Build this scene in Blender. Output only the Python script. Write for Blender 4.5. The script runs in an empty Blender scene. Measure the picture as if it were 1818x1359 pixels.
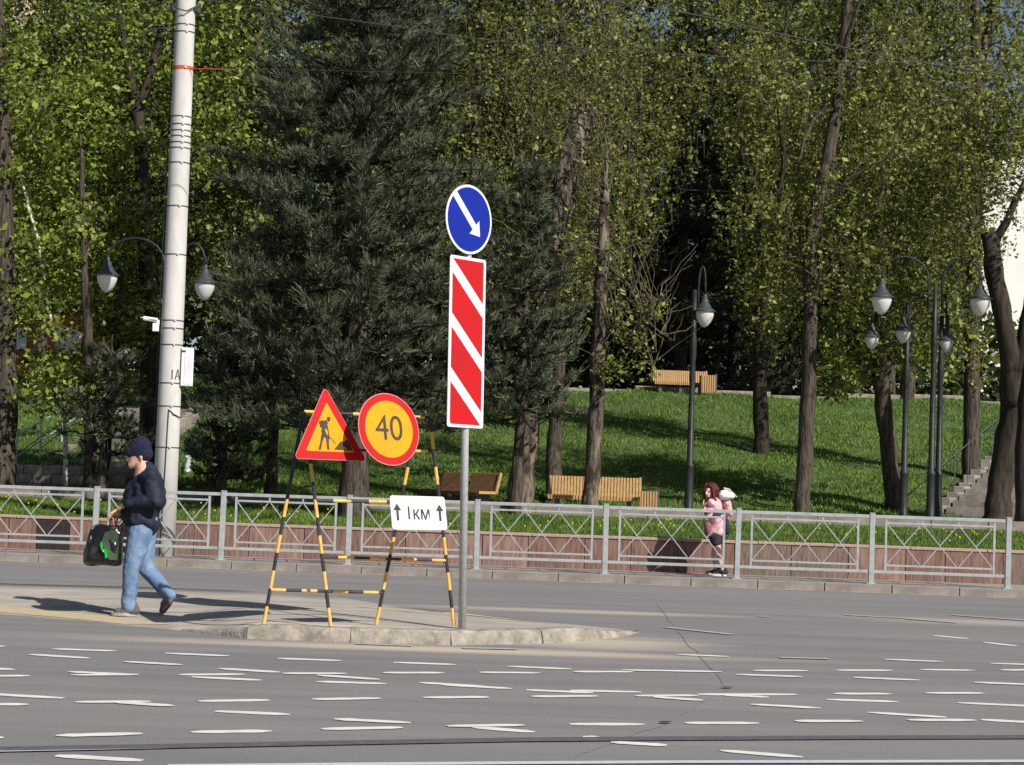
import bpy, math, random
import numpy as np
from mathutils import Vector, Matrix

random.seed(7)
RNG = np.random.default_rng(7)
SC = bpy.context.scene
COL = SC.collection
PI = math.pi

# ------------------------------------------------------------------ camera
F, CX, CY = 3500.0, 909.0, 679.5
CAM = Vector((0, 0, 1.5))
TH, RO = math.atan(174.0 / 3500.0), math.radians(1.92)
_f = Vector((0, math.cos(TH), math.sin(TH)))
_u0 = Vector((0, -math.sin(TH), math.cos(TH)))
_r = Vector((1, 0, 0)) * math.cos(RO) + _u0 * math.sin(RO)
_u = -Vector((1, 0, 0)) * math.sin(RO) + _u0 * math.cos(RO)
cam_data = bpy.data.cameras.new("camera")
cam_data.sensor_width = 36
cam_data.sensor_fit = 'HORIZONTAL'
cam_data.lens = 36 * F / 1818
cam_data.clip_end = 2000
cam = bpy.data.objects.new("camera", cam_data)
COL.objects.link(cam)
M = Matrix((( _r.x, _u.x, -_f.x, CAM.x), (_r.y, _u.y, -_f.y, CAM.y), (_r.z, _u.z, -_f.z, CAM.z), (0, 0, 0, 1)))
cam.matrix_world = M
SC.camera = cam

# ------------------------------------------------------------------ light
SUN_EL, SUN_AZ = math.radians(37), math.radians(137.5)      # azimuth clockwise from +Y
world = bpy.data.worlds.new("World")
SC.world = world
world.use_nodes = True
nt = world.node_tree
bg = nt.nodes["Background"]
sky = nt.nodes.new("ShaderNodeTexSky")
sky.sky_type = 'NISHITA'
sky.sun_disc = False
sky.sun_elevation = SUN_EL
sky.sun_rotation = SUN_AZ
sky.air_density = 1.0
sky.dust_density = 1.0
nt.links.new(sky.outputs[0], bg.inputs[0])
bg.inputs[1].default_value = 0.055
sun_data = bpy.data.lights.new("sun", 'SUN')
sun_data.energy = 5.0
sun_data.angle = math.radians(0.5)
sun_data.color = (1.0, 0.945, 0.86)
sun = bpy.data.objects.new("sun", sun_data)
COL.objects.link(sun)
TOSUN = Vector((math.sin(SUN_AZ) * math.cos(SUN_EL), math.cos(SUN_AZ) * math.cos(SUN_EL), math.sin(SUN_EL)))
sun.rotation_euler = TOSUN.to_track_quat('Z', 'Y').to_euler()
sun.location = (15, -15, 30)
SC.view_settings.view_transform = 'Standard'
SC.view_settings.look = 'None'
SC.view_settings.gamma = 1
SC.view_settings.use_curve_mapping = False
SC.view_settings.exposure = 0.38
SC.cycles.max_bounces = 6
SC.cycles.diffuse_bounces = 3
SC.cycles.transmission_bounces = 4
SC.cycles.transparent_max_bounces = 6
SC.cycles.use_denoising = False


# ------------------------------------------------------------------ geometry of the picture -> the place
def ray(px, py):
    return _f + _r * ((px - CX) / F) + _u * ((CY - py) / F)

def P(px, py, Y):
    d = ray(px, py)
    return CAM + d * ((Y - CAM.y) / d.y)

def G(px, py, z=0.0):
    d = ray(px, py)
    return CAM + d * ((z - CAM.z) / d.z)

def proj(p):
    q = Vector(p) - CAM
    w = q.dot(_f)
    return (CX + F * q.dot(_r) / w, CY - F * q.dot(_u) / w)

SL = 0.062                                   # the far kerb runs slightly oblique
KERB, FENCE, WALL = 29.97, 30.36, 31.66      # measured where x = 0
def DD(x, y): return y + SL * x
def atD(D, x): return D - SL * x
_PX = [31.0, 31.78, 35.2, 35.5, 38.6, 38.9, 40.5, 50, 57.0, 58.2, 62, 75, 100, 160]
_PZ = [0.62, 0.63, 0.86, 0.93, 0.95, 0.98, 1.22, 2.86, 4.12, 4.24, 4.28, 5.0, 6.2, 8.0]
def tz(x, y):
    D = DD(x, y)
    z = float(np.interp(D, _PX, _PZ))
    if D > 39.5:
        z += 0.05 * math.sin(x * .9 + y * .5) + 0.04 * math.sin(x * 2.1 - y * 1.1)
    return z

def base(px, Y):
    """the point of the terrain that shows in picture column px at depth Y"""
    x = (px - CX) / F * Y
    for _ in range(5):
        z = tz(x, Y)
        q = proj((x, Y, z))
        x += (px - q[0]) / F * Y
    return Vector((x, Y, tz(x, Y)))


# ------------------------------------------------------------------ objects
def tag(o, label=None, cat=None, group=None, kind=None):
    if label: o["label"] = label
    if cat: o["category"] = cat
    if group: o["group"] = group
    if kind: o["kind"] = kind
    return o

def empty(name, loc=(0, 0, 0), rz=0, label=None, cat=None, group=None, mat=None):
    o = bpy.data.objects.new(name, None)
    o.empty_display_size = .2
    COL.objects.link(o)
    if mat is not None:
        o.matrix_world = mat
    else:
        o.location = loc
        o.rotation_euler = (0, 0, rz)
    return tag(o, label, cat, group)

class MB:
    def __init__(s):
        s.v, s.f, s.m = [], [], []
    def add(s, vs, fs, mi=0):
        b = len(s.v)
        s.v += [tuple(v) for v in vs]
        for f in fs:
            s.f.append(tuple(b + i for i in f)); s.m.append(mi)
        return s
    def box(s, c, size, R=None, mi=0, taper=1.0):
        c = Vector(c); hx, hy, hz = size[0] / 2, size[1] / 2, size[2] / 2
        vs = []
        for z in (-1, 1):
            k = taper if z > 0 else 1
            for x, y in ((-1, -1), (1, -1), (1, 1), (-1, 1)):
                p = Vector((x * hx * k, y * hy * k, z * hz))
                vs.append(c + (R @ p if R else p))
        return s.add(vs, [(3, 2, 1, 0), (4, 5, 6, 7), (0, 1, 5, 4), (1, 2, 6, 5), (2, 3, 7, 6), (3, 0, 4, 7)], mi)
    def bar(s, a, b, w, h=None, up=(0, 0, 1), mi=0):
        a, b = Vector(a), Vector(b); h = h or w
        d = (b - a).normalized(); u = Vector(up)
        if abs(d.dot(u)) > .98: u = Vector((0, 1, 0))
        x = d.cross(u).normalized(); z = x.cross(d).normalized()
        vs = []
        for p in (a, b):
            for i, j in ((-1, -1), (1, -1), (1, 1), (-1, 1)):
                vs.append(p + x * (i * w / 2) + z * (j * h / 2))
        return s.add(vs, [(0, 1, 2, 3), (7, 6, 5, 4), (4, 5, 1, 0), (5, 6, 2, 1), (6, 7, 3, 2), (7, 4, 0, 3)], mi)
    def tube(s, pts, rad, n=8, mi=0, cap=True):
        pts = [Vector(p) for p in pts]
        if not isinstance(rad, (list, tuple)): rad = [rad] * len(pts)
        b = len(s.v)
        ref = None
        for i, p in enumerate(pts):
            t = (pts[min(i + 1, len(pts) - 1)] - pts[max(i - 1, 0)]).normalized()
            if ref is None:
                ref = t.orthogonal().normalized()
            ref = (ref - t * ref.dot(t)).normalized()
            o2 = t.cross(ref)
            for k in range(n):
                a = 2 * PI * k / n
                s.v.append(tuple(p + (ref * math.cos(a) + o2 * math.sin(a)) * rad[i]))
        for i in range(len(pts) - 1):
            for k in range(n):
                k2 = (k + 1) % n
                s.f.append((b + i * n + k, b + i * n + k2, b + (i + 1) * n + k2, b + (i + 1) * n + k)); s.m.append(mi)
        if cap:
            s.f.append(tuple(b + k for k in reversed(range(n)))); s.m.append(mi)
            e = b + (len(pts) - 1) * n
            s.f.append(tuple(e + k for k in range(n))); s.m.append(mi)
        return s
    def lathe(s, prof, c=(0, 0, 0), n=20, mi=0):
        c = Vector(c); b = len(s.v)
        for r, z in prof:
            for k in range(n):
                a = 2 * PI * k / n
                s.v.append((c.x + r * math.cos(a), c.y + r * math.sin(a), c.z + z))
        for i in range(len(prof) - 1):
            for k in range(n):
                k2 = (k + 1) % n
                s.f.append((b + i * n + k, b + i * n + k2, b + (i + 1) * n + k2, b + (i + 1) * n + k)); s.m.append(mi)
        s.f.append(tuple(b + k for k in reversed(range(n)))); s.m.append(mi)
        e = b + (len(prof) - 1) * n
        s.f.append(tuple(e + k for k in range(n))); s.m.append(mi)
        return s
    def prism(s, poly, y0, y1, mi=0):
        """polygon in local x,z (counter-clockwise seen from -y), from y0 (front) to y1 (back)"""
        n = len(poly)
        vs = [(p[0], y0, p[1]) for p in poly] + [(p[0], y1, p[1]) for p in poly]
        fs = [tuple(range(n)), tuple(reversed(range(n, 2 * n)))]
        fs += [((i + 1) % n, i, n + i, n + (i + 1) % n) for i in range(n)]
        return s.add(vs, fs, mi)
    def build(s, name, mats, parent=None, smooth=False, loc=None, kind=None, bevel=0):
        me = bpy.data.meshes.new(name)
        me.from_pydata(s.v, [], s.f)
        if not isinstance(mats, (list, tuple)): mats = [mats]
        for m in mats: me.materials.append(m)
        me.polygons.foreach_set("material_index", s.m)
        if smooth: me.polygons.foreach_set("use_smooth", [True] * len(me.polygons))
        me.update()
        o = bpy.data.objects.new(name, me)
        COL.objects.link(o)
        if parent: o.parent = parent
        if loc is not None: o.location = loc
        if kind: o["kind"] = kind
        if bevel:
            md = o.modifiers.new("bevel", 'BEVEL'); md.width = bevel; md.segments = 2; md.limit_method = 'ANGLE'
        return o

def np_mesh(name, verts, faces_n, mat, parent=None, k=4, kind=None, midx=None):
    """many faces of k corners each, corners in order"""
    me = bpy.data.meshes.new(name)
    n = len(verts); nf = n // k
    me.vertices.add(n); me.vertices.foreach_set("co", np.asarray(verts, np.float32).ravel())
    me.loops.add(n); me.loops.foreach_set("vertex_index", np.arange(n, dtype=np.int32))
    me.polygons.add(nf)
    me.polygons.foreach_set("loop_start", np.arange(0, n, k, dtype=np.int32))
    me.polygons.foreach_set("loop_total", np.full(nf, k, np.int32))
    for m in (mat if isinstance(mat, list) else [mat]): me.materials.append(m)
    if midx is not None: me.polygons.foreach_set("material_index", midx)
    me.update(calc_edges=True)
    o = bpy.data.objects.new(name, me)
    COL.objects.link(o)
    if parent: o.parent = parent
    if kind: o["kind"] = kind
    return o

def copy_tree(o, parent=None):
    c = o.copy(); COL.objects.link(c)
    c.parent = parent
    for ch in list(o.children): copy_tree(ch, c)
    return c


# ------------------------------------------------------------------ materials
def mat(name, c1, c2=None, scale=6.0, rough=.8, bump=0.0, metal=0.0, detail=4, stretch=(1, 1, 1), island=None, bscale=None, spec=.3, lo=.35, hi=.65, coat=0):
    m = bpy.data.materials.new(name); m.use_nodes = True
    t = m.node_tree; b = t.nodes["Principled BSDF"]
    b.inputs["Roughness"].default_value = rough
    b.inputs["Metallic"].default_value = metal
    b.inputs["Specular IOR Level"].default_value = spec
    if coat: b.inputs["Coat Weight"].default_value = coat
    b.inputs["Base Color"].default_value = (*c1, 1)
    if c2 or bump:
        tc = t.nodes.new("ShaderNodeTexCoord"); mp = t.nodes.new("ShaderNodeMapping")
        mp.inputs["Scale"].default_value = stretch
        t.links.new(tc.outputs["Object"], mp.inputs[0])
        nz = t.nodes.new("ShaderNodeTexNoise"); nz.inputs["Scale"].default_value = scale; nz.inputs["Detail"].default_value = detail
        nz.inputs["Roughness"].default_value = .65
        t.links.new(mp.outputs[0], nz.inputs["Vector"])
        if c2:
            r = t.nodes.new("ShaderNodeValToRGB")
            r.color_ramp.elements[0].position = lo; r.color_ramp.elements[0].color = (*c1, 1)
            r.color_ramp.elements[1].position = hi; r.color_ramp.elements[1].color = (*c2, 1)
            t.links.new(nz.outputs[0], r.inputs[0]); t.links.new(r.outputs[0], b.inputs["Base Color"])
        if bump:
            n2 = nz
            if bscale:
                n2 = t.nodes.new("ShaderNodeTexNoise"); n2.inputs["Scale"].default_value = bscale; n2.inputs["Detail"].default_value = 5
                t.links.new(mp.outputs[0], n2.inputs["Vector"])
            bp = t.nodes.new("ShaderNodeBump"); bp.inputs["Strength"].default_value = bump; bp.inputs["Distance"].default_value = .02
            t.links.new(n2.outputs[0], bp.inputs["Height"]); t.links.new(bp.outputs[0], b.inputs["Normal"])
    return m

def leaf_mat(name, cols, trans=.35, rough=.6, patch=False):
    """leaf colour differs from leaf to leaf"""
    m = bpy.data.materials.new(name); m.use_nodes = True
    t = m.node_tree; t.nodes.remove(t.nodes["Principled BSDF"])
    out = t.nodes["Material Output"]
    g = t.nodes.new("ShaderNodeNewGeometry"); r = t.nodes.new("ShaderNodeValToRGB")
    r.color_ramp.interpolation = 'LINEAR'
    while len(r.color_ramp.elements) > 1: r.color_ramp.elements.remove(r.color_ramp.elements[0])
    for i, (p, c) in enumerate(cols):
        e = r.color_ramp.elements[0] if i == 0 else r.color_ramp.elements.new(p)
        e.position = p; e.color = (*c, 1)
    t.links.new(g.outputs["Random Per Island"], r.inputs[0])
    d = t.nodes.new("ShaderNodeBsdfDiffuse"); tr = t.nodes.new("ShaderNodeBsdfTranslucent"); gl = t.nodes.new("ShaderNodeBsdfGlossy")
    gl.inputs["Roughness"].default_value = rough; gl.inputs["Color"].default_value = (.5, .5, .5, 1)
    mx = t.nodes.new("ShaderNodeMixShader"); mx.inputs[0].default_value = trans
    m2 = t.nodes.new("ShaderNodeMixShader"); m2.inputs[0].default_value = .04
    co = r.outputs[0]
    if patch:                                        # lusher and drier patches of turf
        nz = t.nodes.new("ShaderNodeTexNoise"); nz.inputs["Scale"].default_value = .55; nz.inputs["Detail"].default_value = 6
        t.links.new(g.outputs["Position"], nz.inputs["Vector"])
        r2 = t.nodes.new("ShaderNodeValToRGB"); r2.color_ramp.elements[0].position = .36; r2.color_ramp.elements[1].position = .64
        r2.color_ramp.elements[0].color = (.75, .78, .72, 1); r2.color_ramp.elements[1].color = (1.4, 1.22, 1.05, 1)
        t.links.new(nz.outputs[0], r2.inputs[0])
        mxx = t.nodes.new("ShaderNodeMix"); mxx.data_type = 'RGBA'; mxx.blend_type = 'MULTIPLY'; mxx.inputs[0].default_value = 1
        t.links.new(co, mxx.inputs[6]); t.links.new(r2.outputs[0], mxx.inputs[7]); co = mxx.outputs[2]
    t.links.new(co, d.inputs[0]); t.links.new(co, tr.inputs[0])
    t.links.new(d.outputs[0], mx.inputs[1]); t.links.new(tr.outputs[0], mx.inputs[2])
    t.links.new(mx.outputs[0], m2.inputs[1]); t.links.new(gl.outputs[0], m2.inputs[2])
    t.links.new(m2.outputs[0], out.inputs[0])
    return m

GALV = mat("galvanised_steel", (.34, .37, .38), (.46, .49, .5), 25, .45, .02, .25)
FENCEP = mat("grey_fence_paint", (.27, .295, .30), (.36, .385, .39), 9, .45, .03)
YEL = mat("yellow_paint", (.74, .45, .10), (.58, .34, .08), 14, .5, .03)
BLK = mat("black_paint", (.02, .02, .022), (.045, .04, .04), 14, .5, .03)
CONC = mat("pole_concrete", (.42, .412, .402), (.53, .52, .505), 3.5, .9, .08, bscale=60, stretch=(1, 1, .35))
STRAP = mat("dark_strap_steel", (.06, .06, .06), (.13, .13, .13), 30, .5, 0, .6)
WHITEP = mat("white_enclosure_plastic", (.74, .75, .76), (.66, .67, .69), 12, .4, .01)
BLKP = mat("black_rubber", (.02, .02, .02), None, rough=.6)
ORANGE = mat("orange_webbing", (.55, .09, .03), (.4, .07, .03), 40, .8)
GRANITE = mat("pink_granite", (.085, .043, .035), (.27, .165, .135), 15, .75, .35, bscale=40, stretch=(1.6, 1.6, .22), detail=8, lo=.3, hi=.72)
GRANITE2 = mat("pale_pink_granite", (.12, .062, .050), (.33, .215, .18), 13, .75, .35, bscale=40, stretch=(1.6, 1.6, .22), detail=8, lo=.3, hi=.72)
GRANITE3 = mat('brown_granite', (.085, .055, .045), (.24, .175, .145), 17, .75, .35, bscale=40, stretch=(1.6, 1.6, .22), detail=8, lo=.3, hi=.72)
GRANITE_SHADED = mat("shadowed_granite", (.018, .014, .015), (.045, .028, .028), 12, .6, .1, detail=8)
GRANCAP = mat("granite_coping", (.30, .2, .165), (.42, .31, .265), 20, .8, .1, detail=8)
KSTONE = mat("kerb_concrete", (.17, .148, .128), (.26, .23, .205), 5, .9, .3, detail=8, bscale=40)
KSTONE2 = mat("kerb_concrete_worn", (.17, .152, .128), (.36, .325, .278), 7, .9, .7, detail=8, bscale=22)
PAVE = mat("pavement_asphalt", (.22, .20, .19), (.3, .275, .26), 6, .95, .2, bscale=80)
PATHM = mat("path_paving", (.25, .22, .2), (.36, .33, .3), 5, .95, .2, bscale=60)
STAIR = mat("stair_stone", (.2, .18, .165), (.33, .3, .27), 5, .9, .3, detail=8)
LAMPM = mat("lamp_post_paint", (.012, .015, .015), (.028, .032, .032), 8, .5, .02, .1, spec=.3)
CAPM = mat("lamp_cap_paint", (.035, .045, .05), (.07, .08, .085), 10, .4, .02, .2, spec=.5)
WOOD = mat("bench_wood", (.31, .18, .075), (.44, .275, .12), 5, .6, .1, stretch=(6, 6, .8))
WOOD_SHADED = mat("bench_wood_shaded", (.16, .09, .04), (.24, .14, .06), 5, .6, .1, stretch=(6, 6, .8))  # darker copy of the bench wood, shade put into its colour
BIND = mat("bin_metal", (.06, .075, .085), (.09, .1, .11), 10, .5)
SIGNBACK = mat("sign_back_zinc", (.45, .46, .47), (.52, .53, .54), 20, .4, 0, .5)
SRED = mat("sign_red", (.47, .010, .014), (.37, .016, .018), 3.5, .5, spec=.12)
SWHITE = mat("sign_white", (.65, .66, .68), (.53, .54, .56), 3, .5, spec=.2)
SBLUE = mat("sign_blue", (.008, .024, .30), (.009, .022, .22), 4, .5, spec=.12)
SYEL = mat("sign_yellow", (.73, .30, .008), (.60, .25, .014), 3.5, .5, spec=.12)
SINK = mat("sign_black_print", (.035, .025, .022), (.06, .045, .04), 20, .6)
SPINK = mat("sign_rim_white", (.72, .3, .3), (.66, .24, .24), 30, .5)
PAINTW = mat("white_road_paint", (.74, .725, .69), (.54, .525, .495), 7, .7, .05, detail=8, lo=.3, hi=.75)
PAINTF = mat("faded_road_paint", (.44, .42, .39), (.3, .28, .265), 9, .8, .05, detail=8)
PAINTY = mat("yellow_road_paint", (.52, .40, .21), (.40, .345, .25), 6, .8, .05, detail=8)
RAILS = mat("polished_rail", (.72, .74, .80), (.62, .64, .70), 30, .55, 0, .35)
GROOVE = mat("rail_groove_rubber", (.075, .07, .085), (.115, .108, .125), 12, .9)
CRACKM = mat("tar_crack", (.16, .155, .155), (.21, .203, .203), 9, .9)
WIRE = mat("wire_black", (.05, .05, .05), None, rough=.5)
WIREG = mat("wire_bare", (.3, .3, .3), None, rough=.35, metal=.7)

BARK = mat("grey_brown_bark", (.016, .013, .010), (.105, .085, .066), 9, .95, 1.0, stretch=(2.4, 2.4, .3), detail=8, lo=.38, hi=.66)
BARKP = mat("pale_flaking_bark", (.030, .023, .017), (.19, .16, .125), 3.2, .95, 1.0, stretch=(2.2, 2.2, .6), detail=8, lo=.45, hi=.64, bscale=9)
BARKD = mat("dark_bark", (.014, .011, .009), (.055, .043, .032), 5, .95, 1.0, stretch=(2.4, 2.4, .45), detail=8)
BARKB = mat("white_birch_bark", (.55, .52, .46), (.08, .07, .06), 7, .8, .1, stretch=(1, 1, 2.2), lo=.55, hi=.62)
TWIG = mat("twig_bark", (.055, .042, .028), (.13, .105, .072), 4, .95)

LEAF_MAPLE = leaf_mat("maple_leaf", [(0, (.055, .085, .013)), (.45, (.14, .19, .025)), (.85, (.26, .32, .045)), (1, (.36, .40, .08))])
LEAF_LIME = leaf_mat("lime_leaf", [(0, (.06, .085, .014)), (.4, (.15, .19, .03)), (.85, (.28, .325, .06)), (1, (.38, .41, .11))])
LEAF_WEEP = leaf_mat("weeping_leaf", [(0, (.05, .05, .018)), (.2, (.10, .105, .028)), (.6, (.17, .2, .038)), (.9, (.28, .31, .065)), (1, (.40, .42, .13))])
LEAF_FAR = leaf_mat("far_leaf", [(0, (.02, .03, .009)), (.4, (.048, .066, .016)), (.8, (.105, .13, .028)), (1, (.2, .22, .06))])  # far leaves darkened in colour to read as shaded wood
LEAF_MID = leaf_mat('mid_leaf', [(0, (.035, .042, .012)), (.4, (.088, .105, .022)), (.8, (.175, .2, .04)), (1, (.30, .33, .09))])  # leaf colour lowered for shade behind the brighter near crowns
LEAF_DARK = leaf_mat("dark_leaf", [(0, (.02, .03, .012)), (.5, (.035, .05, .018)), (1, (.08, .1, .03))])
NEEDLE = leaf_mat("blue_needles", [(0, (.032, .040, .025)), (.4, (.068, .084, .050)), (.85, (.125, .147, .088)), (.97, (.17, .175, .10)), (1, (.30, .26, .14))], .12)
NEEDLE_SHADE = leaf_mat("shade_needles", [(0, (.012, .018, .012)), (.5, (.022, .032, .02)), (1, (.05, .065, .035))], .1)  # needles darkened to stand in for unlit woods
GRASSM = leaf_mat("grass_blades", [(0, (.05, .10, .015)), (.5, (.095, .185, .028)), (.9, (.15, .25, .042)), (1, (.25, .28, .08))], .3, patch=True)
FLOWER = mat("dandelion_yellow", (.7, .5, .02), None, rough=.7)

def soil_mat():
    m = mat("grass_turf", (.03, .055, .014), (.075, .125, .03), 1.3, .95, .6, detail=10, bscale=14)
    return m
TURF = soil_mat()

def road_mat():
    m = bpy.data.materials.new("asphalt"); m.use_nodes = True
    t = m.node_tree; b = t.nodes["Principled BSDF"]; L = t.links.new
    b.inputs["Roughness"].default_value = .92; b.inputs["Specular IOR Level"].default_value = .25
    g = t.nodes.new("ShaderNodeNewGeometry")
    def noise(scale, detail=5, vec=None, rough=.6):
        n = t.nodes.new("ShaderNodeTexNoise"); n.inputs["Scale"].default_value = scale; n.inputs["Detail"].default_value = detail
        n.inputs["Roughness"].default_value = rough
        L(vec or g.outputs["Position"], n.inputs["Vector"]); return n.outputs[0]
    def mp(sc):
        x = t.nodes.new("ShaderNodeMapping"); x.inputs["Scale"].default_value = sc; L(g.outputs["Position"], x.inputs[0]); return x.outputs[0]
    def ramp(v, a, b_, c0, c1):
        r = t.nodes.new("ShaderNodeValToRGB"); r.color_ramp.elements[0].position = a; r.color_ramp.elements[1].position = b_
        r.color_ramp.elements[0].color = (*c0, 1); r.color_ramp.elements[1].color = (*c1, 1); L(v, r.inputs[0]); return r.outputs[0]
    def mix(f, a, b_, mode='MIX'):
        x = t.nodes.new("ShaderNodeMix"); x.data_type = 'RGBA'; x.blend_type = mode
        if isinstance(f, float): x.inputs[0].default_value = f
        else: L(f, x.inputs[0])
        for s, v in ((6, a), (7, b_)):
            if isinstance(v, tuple): x.inputs[s].default_value = (*v, 1)
            else: L(v, x.inputs[s])
        return x.outputs[2]
    grain = ramp(noise(70, 2), .3, .72, (.160, .157, .161), (.255, .249, .253))
    big = ramp(noise(.55, 6, mp((.35, 1, 1))), .3, .7, (.84, .85, .88), (1.08, 1.05, 1.02))
    col = mix(1.0, grain, big, 'MULTIPLY')
    streak = ramp(noise(2.0, 5, mp((.05, 1.3, 1))), .42, .62, (1, 1, 1), (.88, .87, .87))
    col = mix(1.0, col, streak, 'MULTIPLY')
    # dust drifts: island nose and the far right lane edge
    def blob(c, r, fall, amp):
        s = t.nodes.new("ShaderNodeVectorMath"); s.operation = 'SUBTRACT'; s.inputs[1].default_value = c; L(g.outputs["Position"], s.inputs[0])
        d = t.nodes.new("ShaderNodeVectorMath"); d.operation = 'DIVIDE'; d.inputs[1].default_value = r; L(s.outputs[0], d.inputs[0])
        l = t.nodes.new("ShaderNodeVectorMath"); l.operation = 'LENGTH'; L(d.outputs[0], l.inputs[0])
        n = noise(1.1, 6, mp((.35, 1.6, 1)))
        a = t.nodes.new("ShaderNodeMath"); a.operation = 'MULTIPLY_ADD'; a.inputs[1].default_value = 1.0; L(n, a.inputs[0]); L(l.outputs["Value"], a.inputs[2])
        q = t.nodes.new("ShaderNodeMapRange"); q.interpolation_type = 'SMOOTHSTEP'
        q.inputs[1].default_value = 1.0 + .5; q.inputs[2].default_value = .75 - fall; q.inputs[3].default_value = 0; q.inputs[4].default_value = amp
        L(a.outputs[0], q.inputs[0]); return q.outputs[0]
    c1 = G(1060, 1140); c2 = G(1740, 1105); c3 = G(760, 1152); c4 = G(1000, 1085)
    for c, r, am in ((c1, (1.7, 1.25, 5), .8), (c2, (2.2, .8, 5), .6), (c3, (4.0, .5, 5), .95), (c4, (3.0, .5, 5), .7)):
        col = mix(blob(tuple(c), r, .25, am), col, (.47, .405, .325))
    L(col, b.inputs["Base Color"])
    bp = t.nodes.new("ShaderNodeBump"); bp.inputs["Strength"].default_value = .35; bp.inputs["Distance"].default_value = .01
    L(noise(90, 3), bp.inputs["Height"]); L(bp.outputs[0], b.inputs["Normal"])
    return m
ROAD = road_mat()
ISLANDM = mat("island_asphalt", (.28, .252, .225), (.41, .37, .325), 2.2, .95, .25, detail=9, bscale=70, stretch=(.5, 1.5, 1))


# ================================================================== SETTING
def sheet(name, pts, m, z=0.0, kind='structure', parent=None):
    b = MB(); b.add([(p[0], p[1], z) for p in pts], [tuple(range(len(pts)))])
    o = b.build(name, m, parent)
    if kind and not parent: o["kind"] = kind
    return o

ground = sheet("ground", [(-400, -120), (400, -120), (400, 500), (-400, 500)], TURF, -.12)
# road: subdivided only as one sheet
rd = MB(); rd.add([(-60, -40, 0), (60, -40, 0), (60, atD(KERB + .1, 60), 0), (-60, atD(KERB + .1, -60), 0)], [(0, 1, 2, 3)])
road = rd.build("road", ROAD); road["kind"] = "structure"

# pavement with kerb stones
pv = MB()
xs = (-45, 45)
pv.add([(xs[0], atD(KERB + .15, xs[0]), .118), (xs[1], atD(KERB + .15, xs[1]), .118), (xs[1], atD(WALL + .1, xs[1]), .128), (xs[0], atD(WALL + .1, xs[0]), .128)], [(0, 1, 2, 3)])
pavement = pv.build("pavement", PAVE); pavement["kind"] = "structure"
phi = -math.atan(SL)
RZ = Matrix.Rotation(phi, 3, 'Z')
for i in range(-14, 14):
    b = MB(); L_ = 0.99
    b.box((0, 0, .015), (L_, .15, .225 + random.uniform(-.004, .004)))
    o = b.build("kerb_stone", KSTONE, pavement, bevel=.012)
    s = i * 1.0 + .3
    o.location = (s * math.cos(phi), KERB + .075 + s * math.sin(phi) + random.uniform(-.006, .006), 0)
    o.rotation_euler = (random.uniform(-.01, .01), 0, phi + random.uniform(-.004, .004))

gp_ = [Vector((x, atD(KERB - .05, x), 0)) for x in np.linspace(-16, 16, 90)]
strip_later = gp_

# terrain behind the wall
def grid(name, x0, x1, Ds, nx, m, zoff=0.0):
    b = MB(); X = np.linspace(x0, x1, nx)
    vs = [(x, atD(D, x), tz(x, atD(D, x)) + zoff) for D in Ds for x in X]
    fs = [(j * nx + i, j * nx + i + 1, (j + 1) * nx + i + 1, (j + 1) * nx + i) for j in range(len(Ds) - 1) for i in range(nx - 1)]
    b.add(vs, fs)
    o = b.build(name, m, smooth=True); o["kind"] = "structure"
    return o
Ds = list(np.linspace(31.75, 35.2, 6)) + list(np.linspace(35.5, 38.6, 4)) + list(np.linspace(38.9, 62, 60)) + list(np.linspace(64, 158, 30))
hill = grid("hill", -60, 60, Ds, 141, TURF)
pth = grid("path", -45, 45, [35.56, 36.5, 37.5, 38.5], 91, PATHM, .012)
upth = grid("upper_path", -45, 45, [58.3, 59.5, 61], 91, PATHM, .03)
for i in range(-15, 15):
    for (D, par, nm, h) in ((35.48, pth, "kerb_stone", .15), (38.62, pth, "kerb_stone", .07)):
        b = MB(); b.box((0, 0, 0), (.985, .09, .2))
        x = i * 1.0
        o = b.build(nm, KSTONE, par, bevel=.01)
        o.location = (x, atD(D, x), tz(x, atD(D, x)) - .1 + h); o.rotation_euler = (0, 0, phi)
for i in range(-9, 9):
    b = MB(); b.box((0, 0, 0), (1.96, .12, .26)); x = i * 2.0 + .6
    o = b.build("kerb_stone", KSTONE2, upth, bevel=.01)
    o.location = (x, atD(58.15, x), tz(x, atD(58.15, x)) - .03); o.rotation_euler = (0, 0, phi)

# retaining wall: granite slabs with a coping
wl = empty("retaining_wall", (0, WALL, .12), phi, "low retaining wall of pink granite slabs behind the grey fence", "wall")
b = MB(); b.box((0, .12, .255), (84, .12, .50)); b.build("core", KSTONE, wl)
x = -14.0
k = 0
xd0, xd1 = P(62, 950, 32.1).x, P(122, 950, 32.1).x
while x < 14.0:
    w = random.choice((.62, .74, .9, 1.02))
    xe = x + w
    if x < xd0 - .02 < xe: xe = xd0
    if abs(x - xd0) < .03: xe = xd1
    w = xe - x
    dark = xd0 - .02 < x + w / 2 < xd1 + .02  # this panel is darkened in colour for a shadow falling on the wall
    o = MB().box((0, 0, 0), (w - .012, .06, .50)).build("granite_panel", GRANITE_SHADED if dark else random.choice((GRANITE, GRANITE, GRANITE2, GRANITE3)), wl, bevel=.004)
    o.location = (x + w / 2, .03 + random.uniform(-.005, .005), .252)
    if dark: o["label"] = "granite panel coloured near black for a cast shadow"
    x = xe
x = -14.0
while x < 14:
    o = MB().box((0, 0, 0), (1.19, .2, .045)).build("coping_stone", GRANCAP, wl, bevel=.006)
    o.location = (x + .6, .085, .526 + random.uniform(-.003, .003)); x += 1.2

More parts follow.
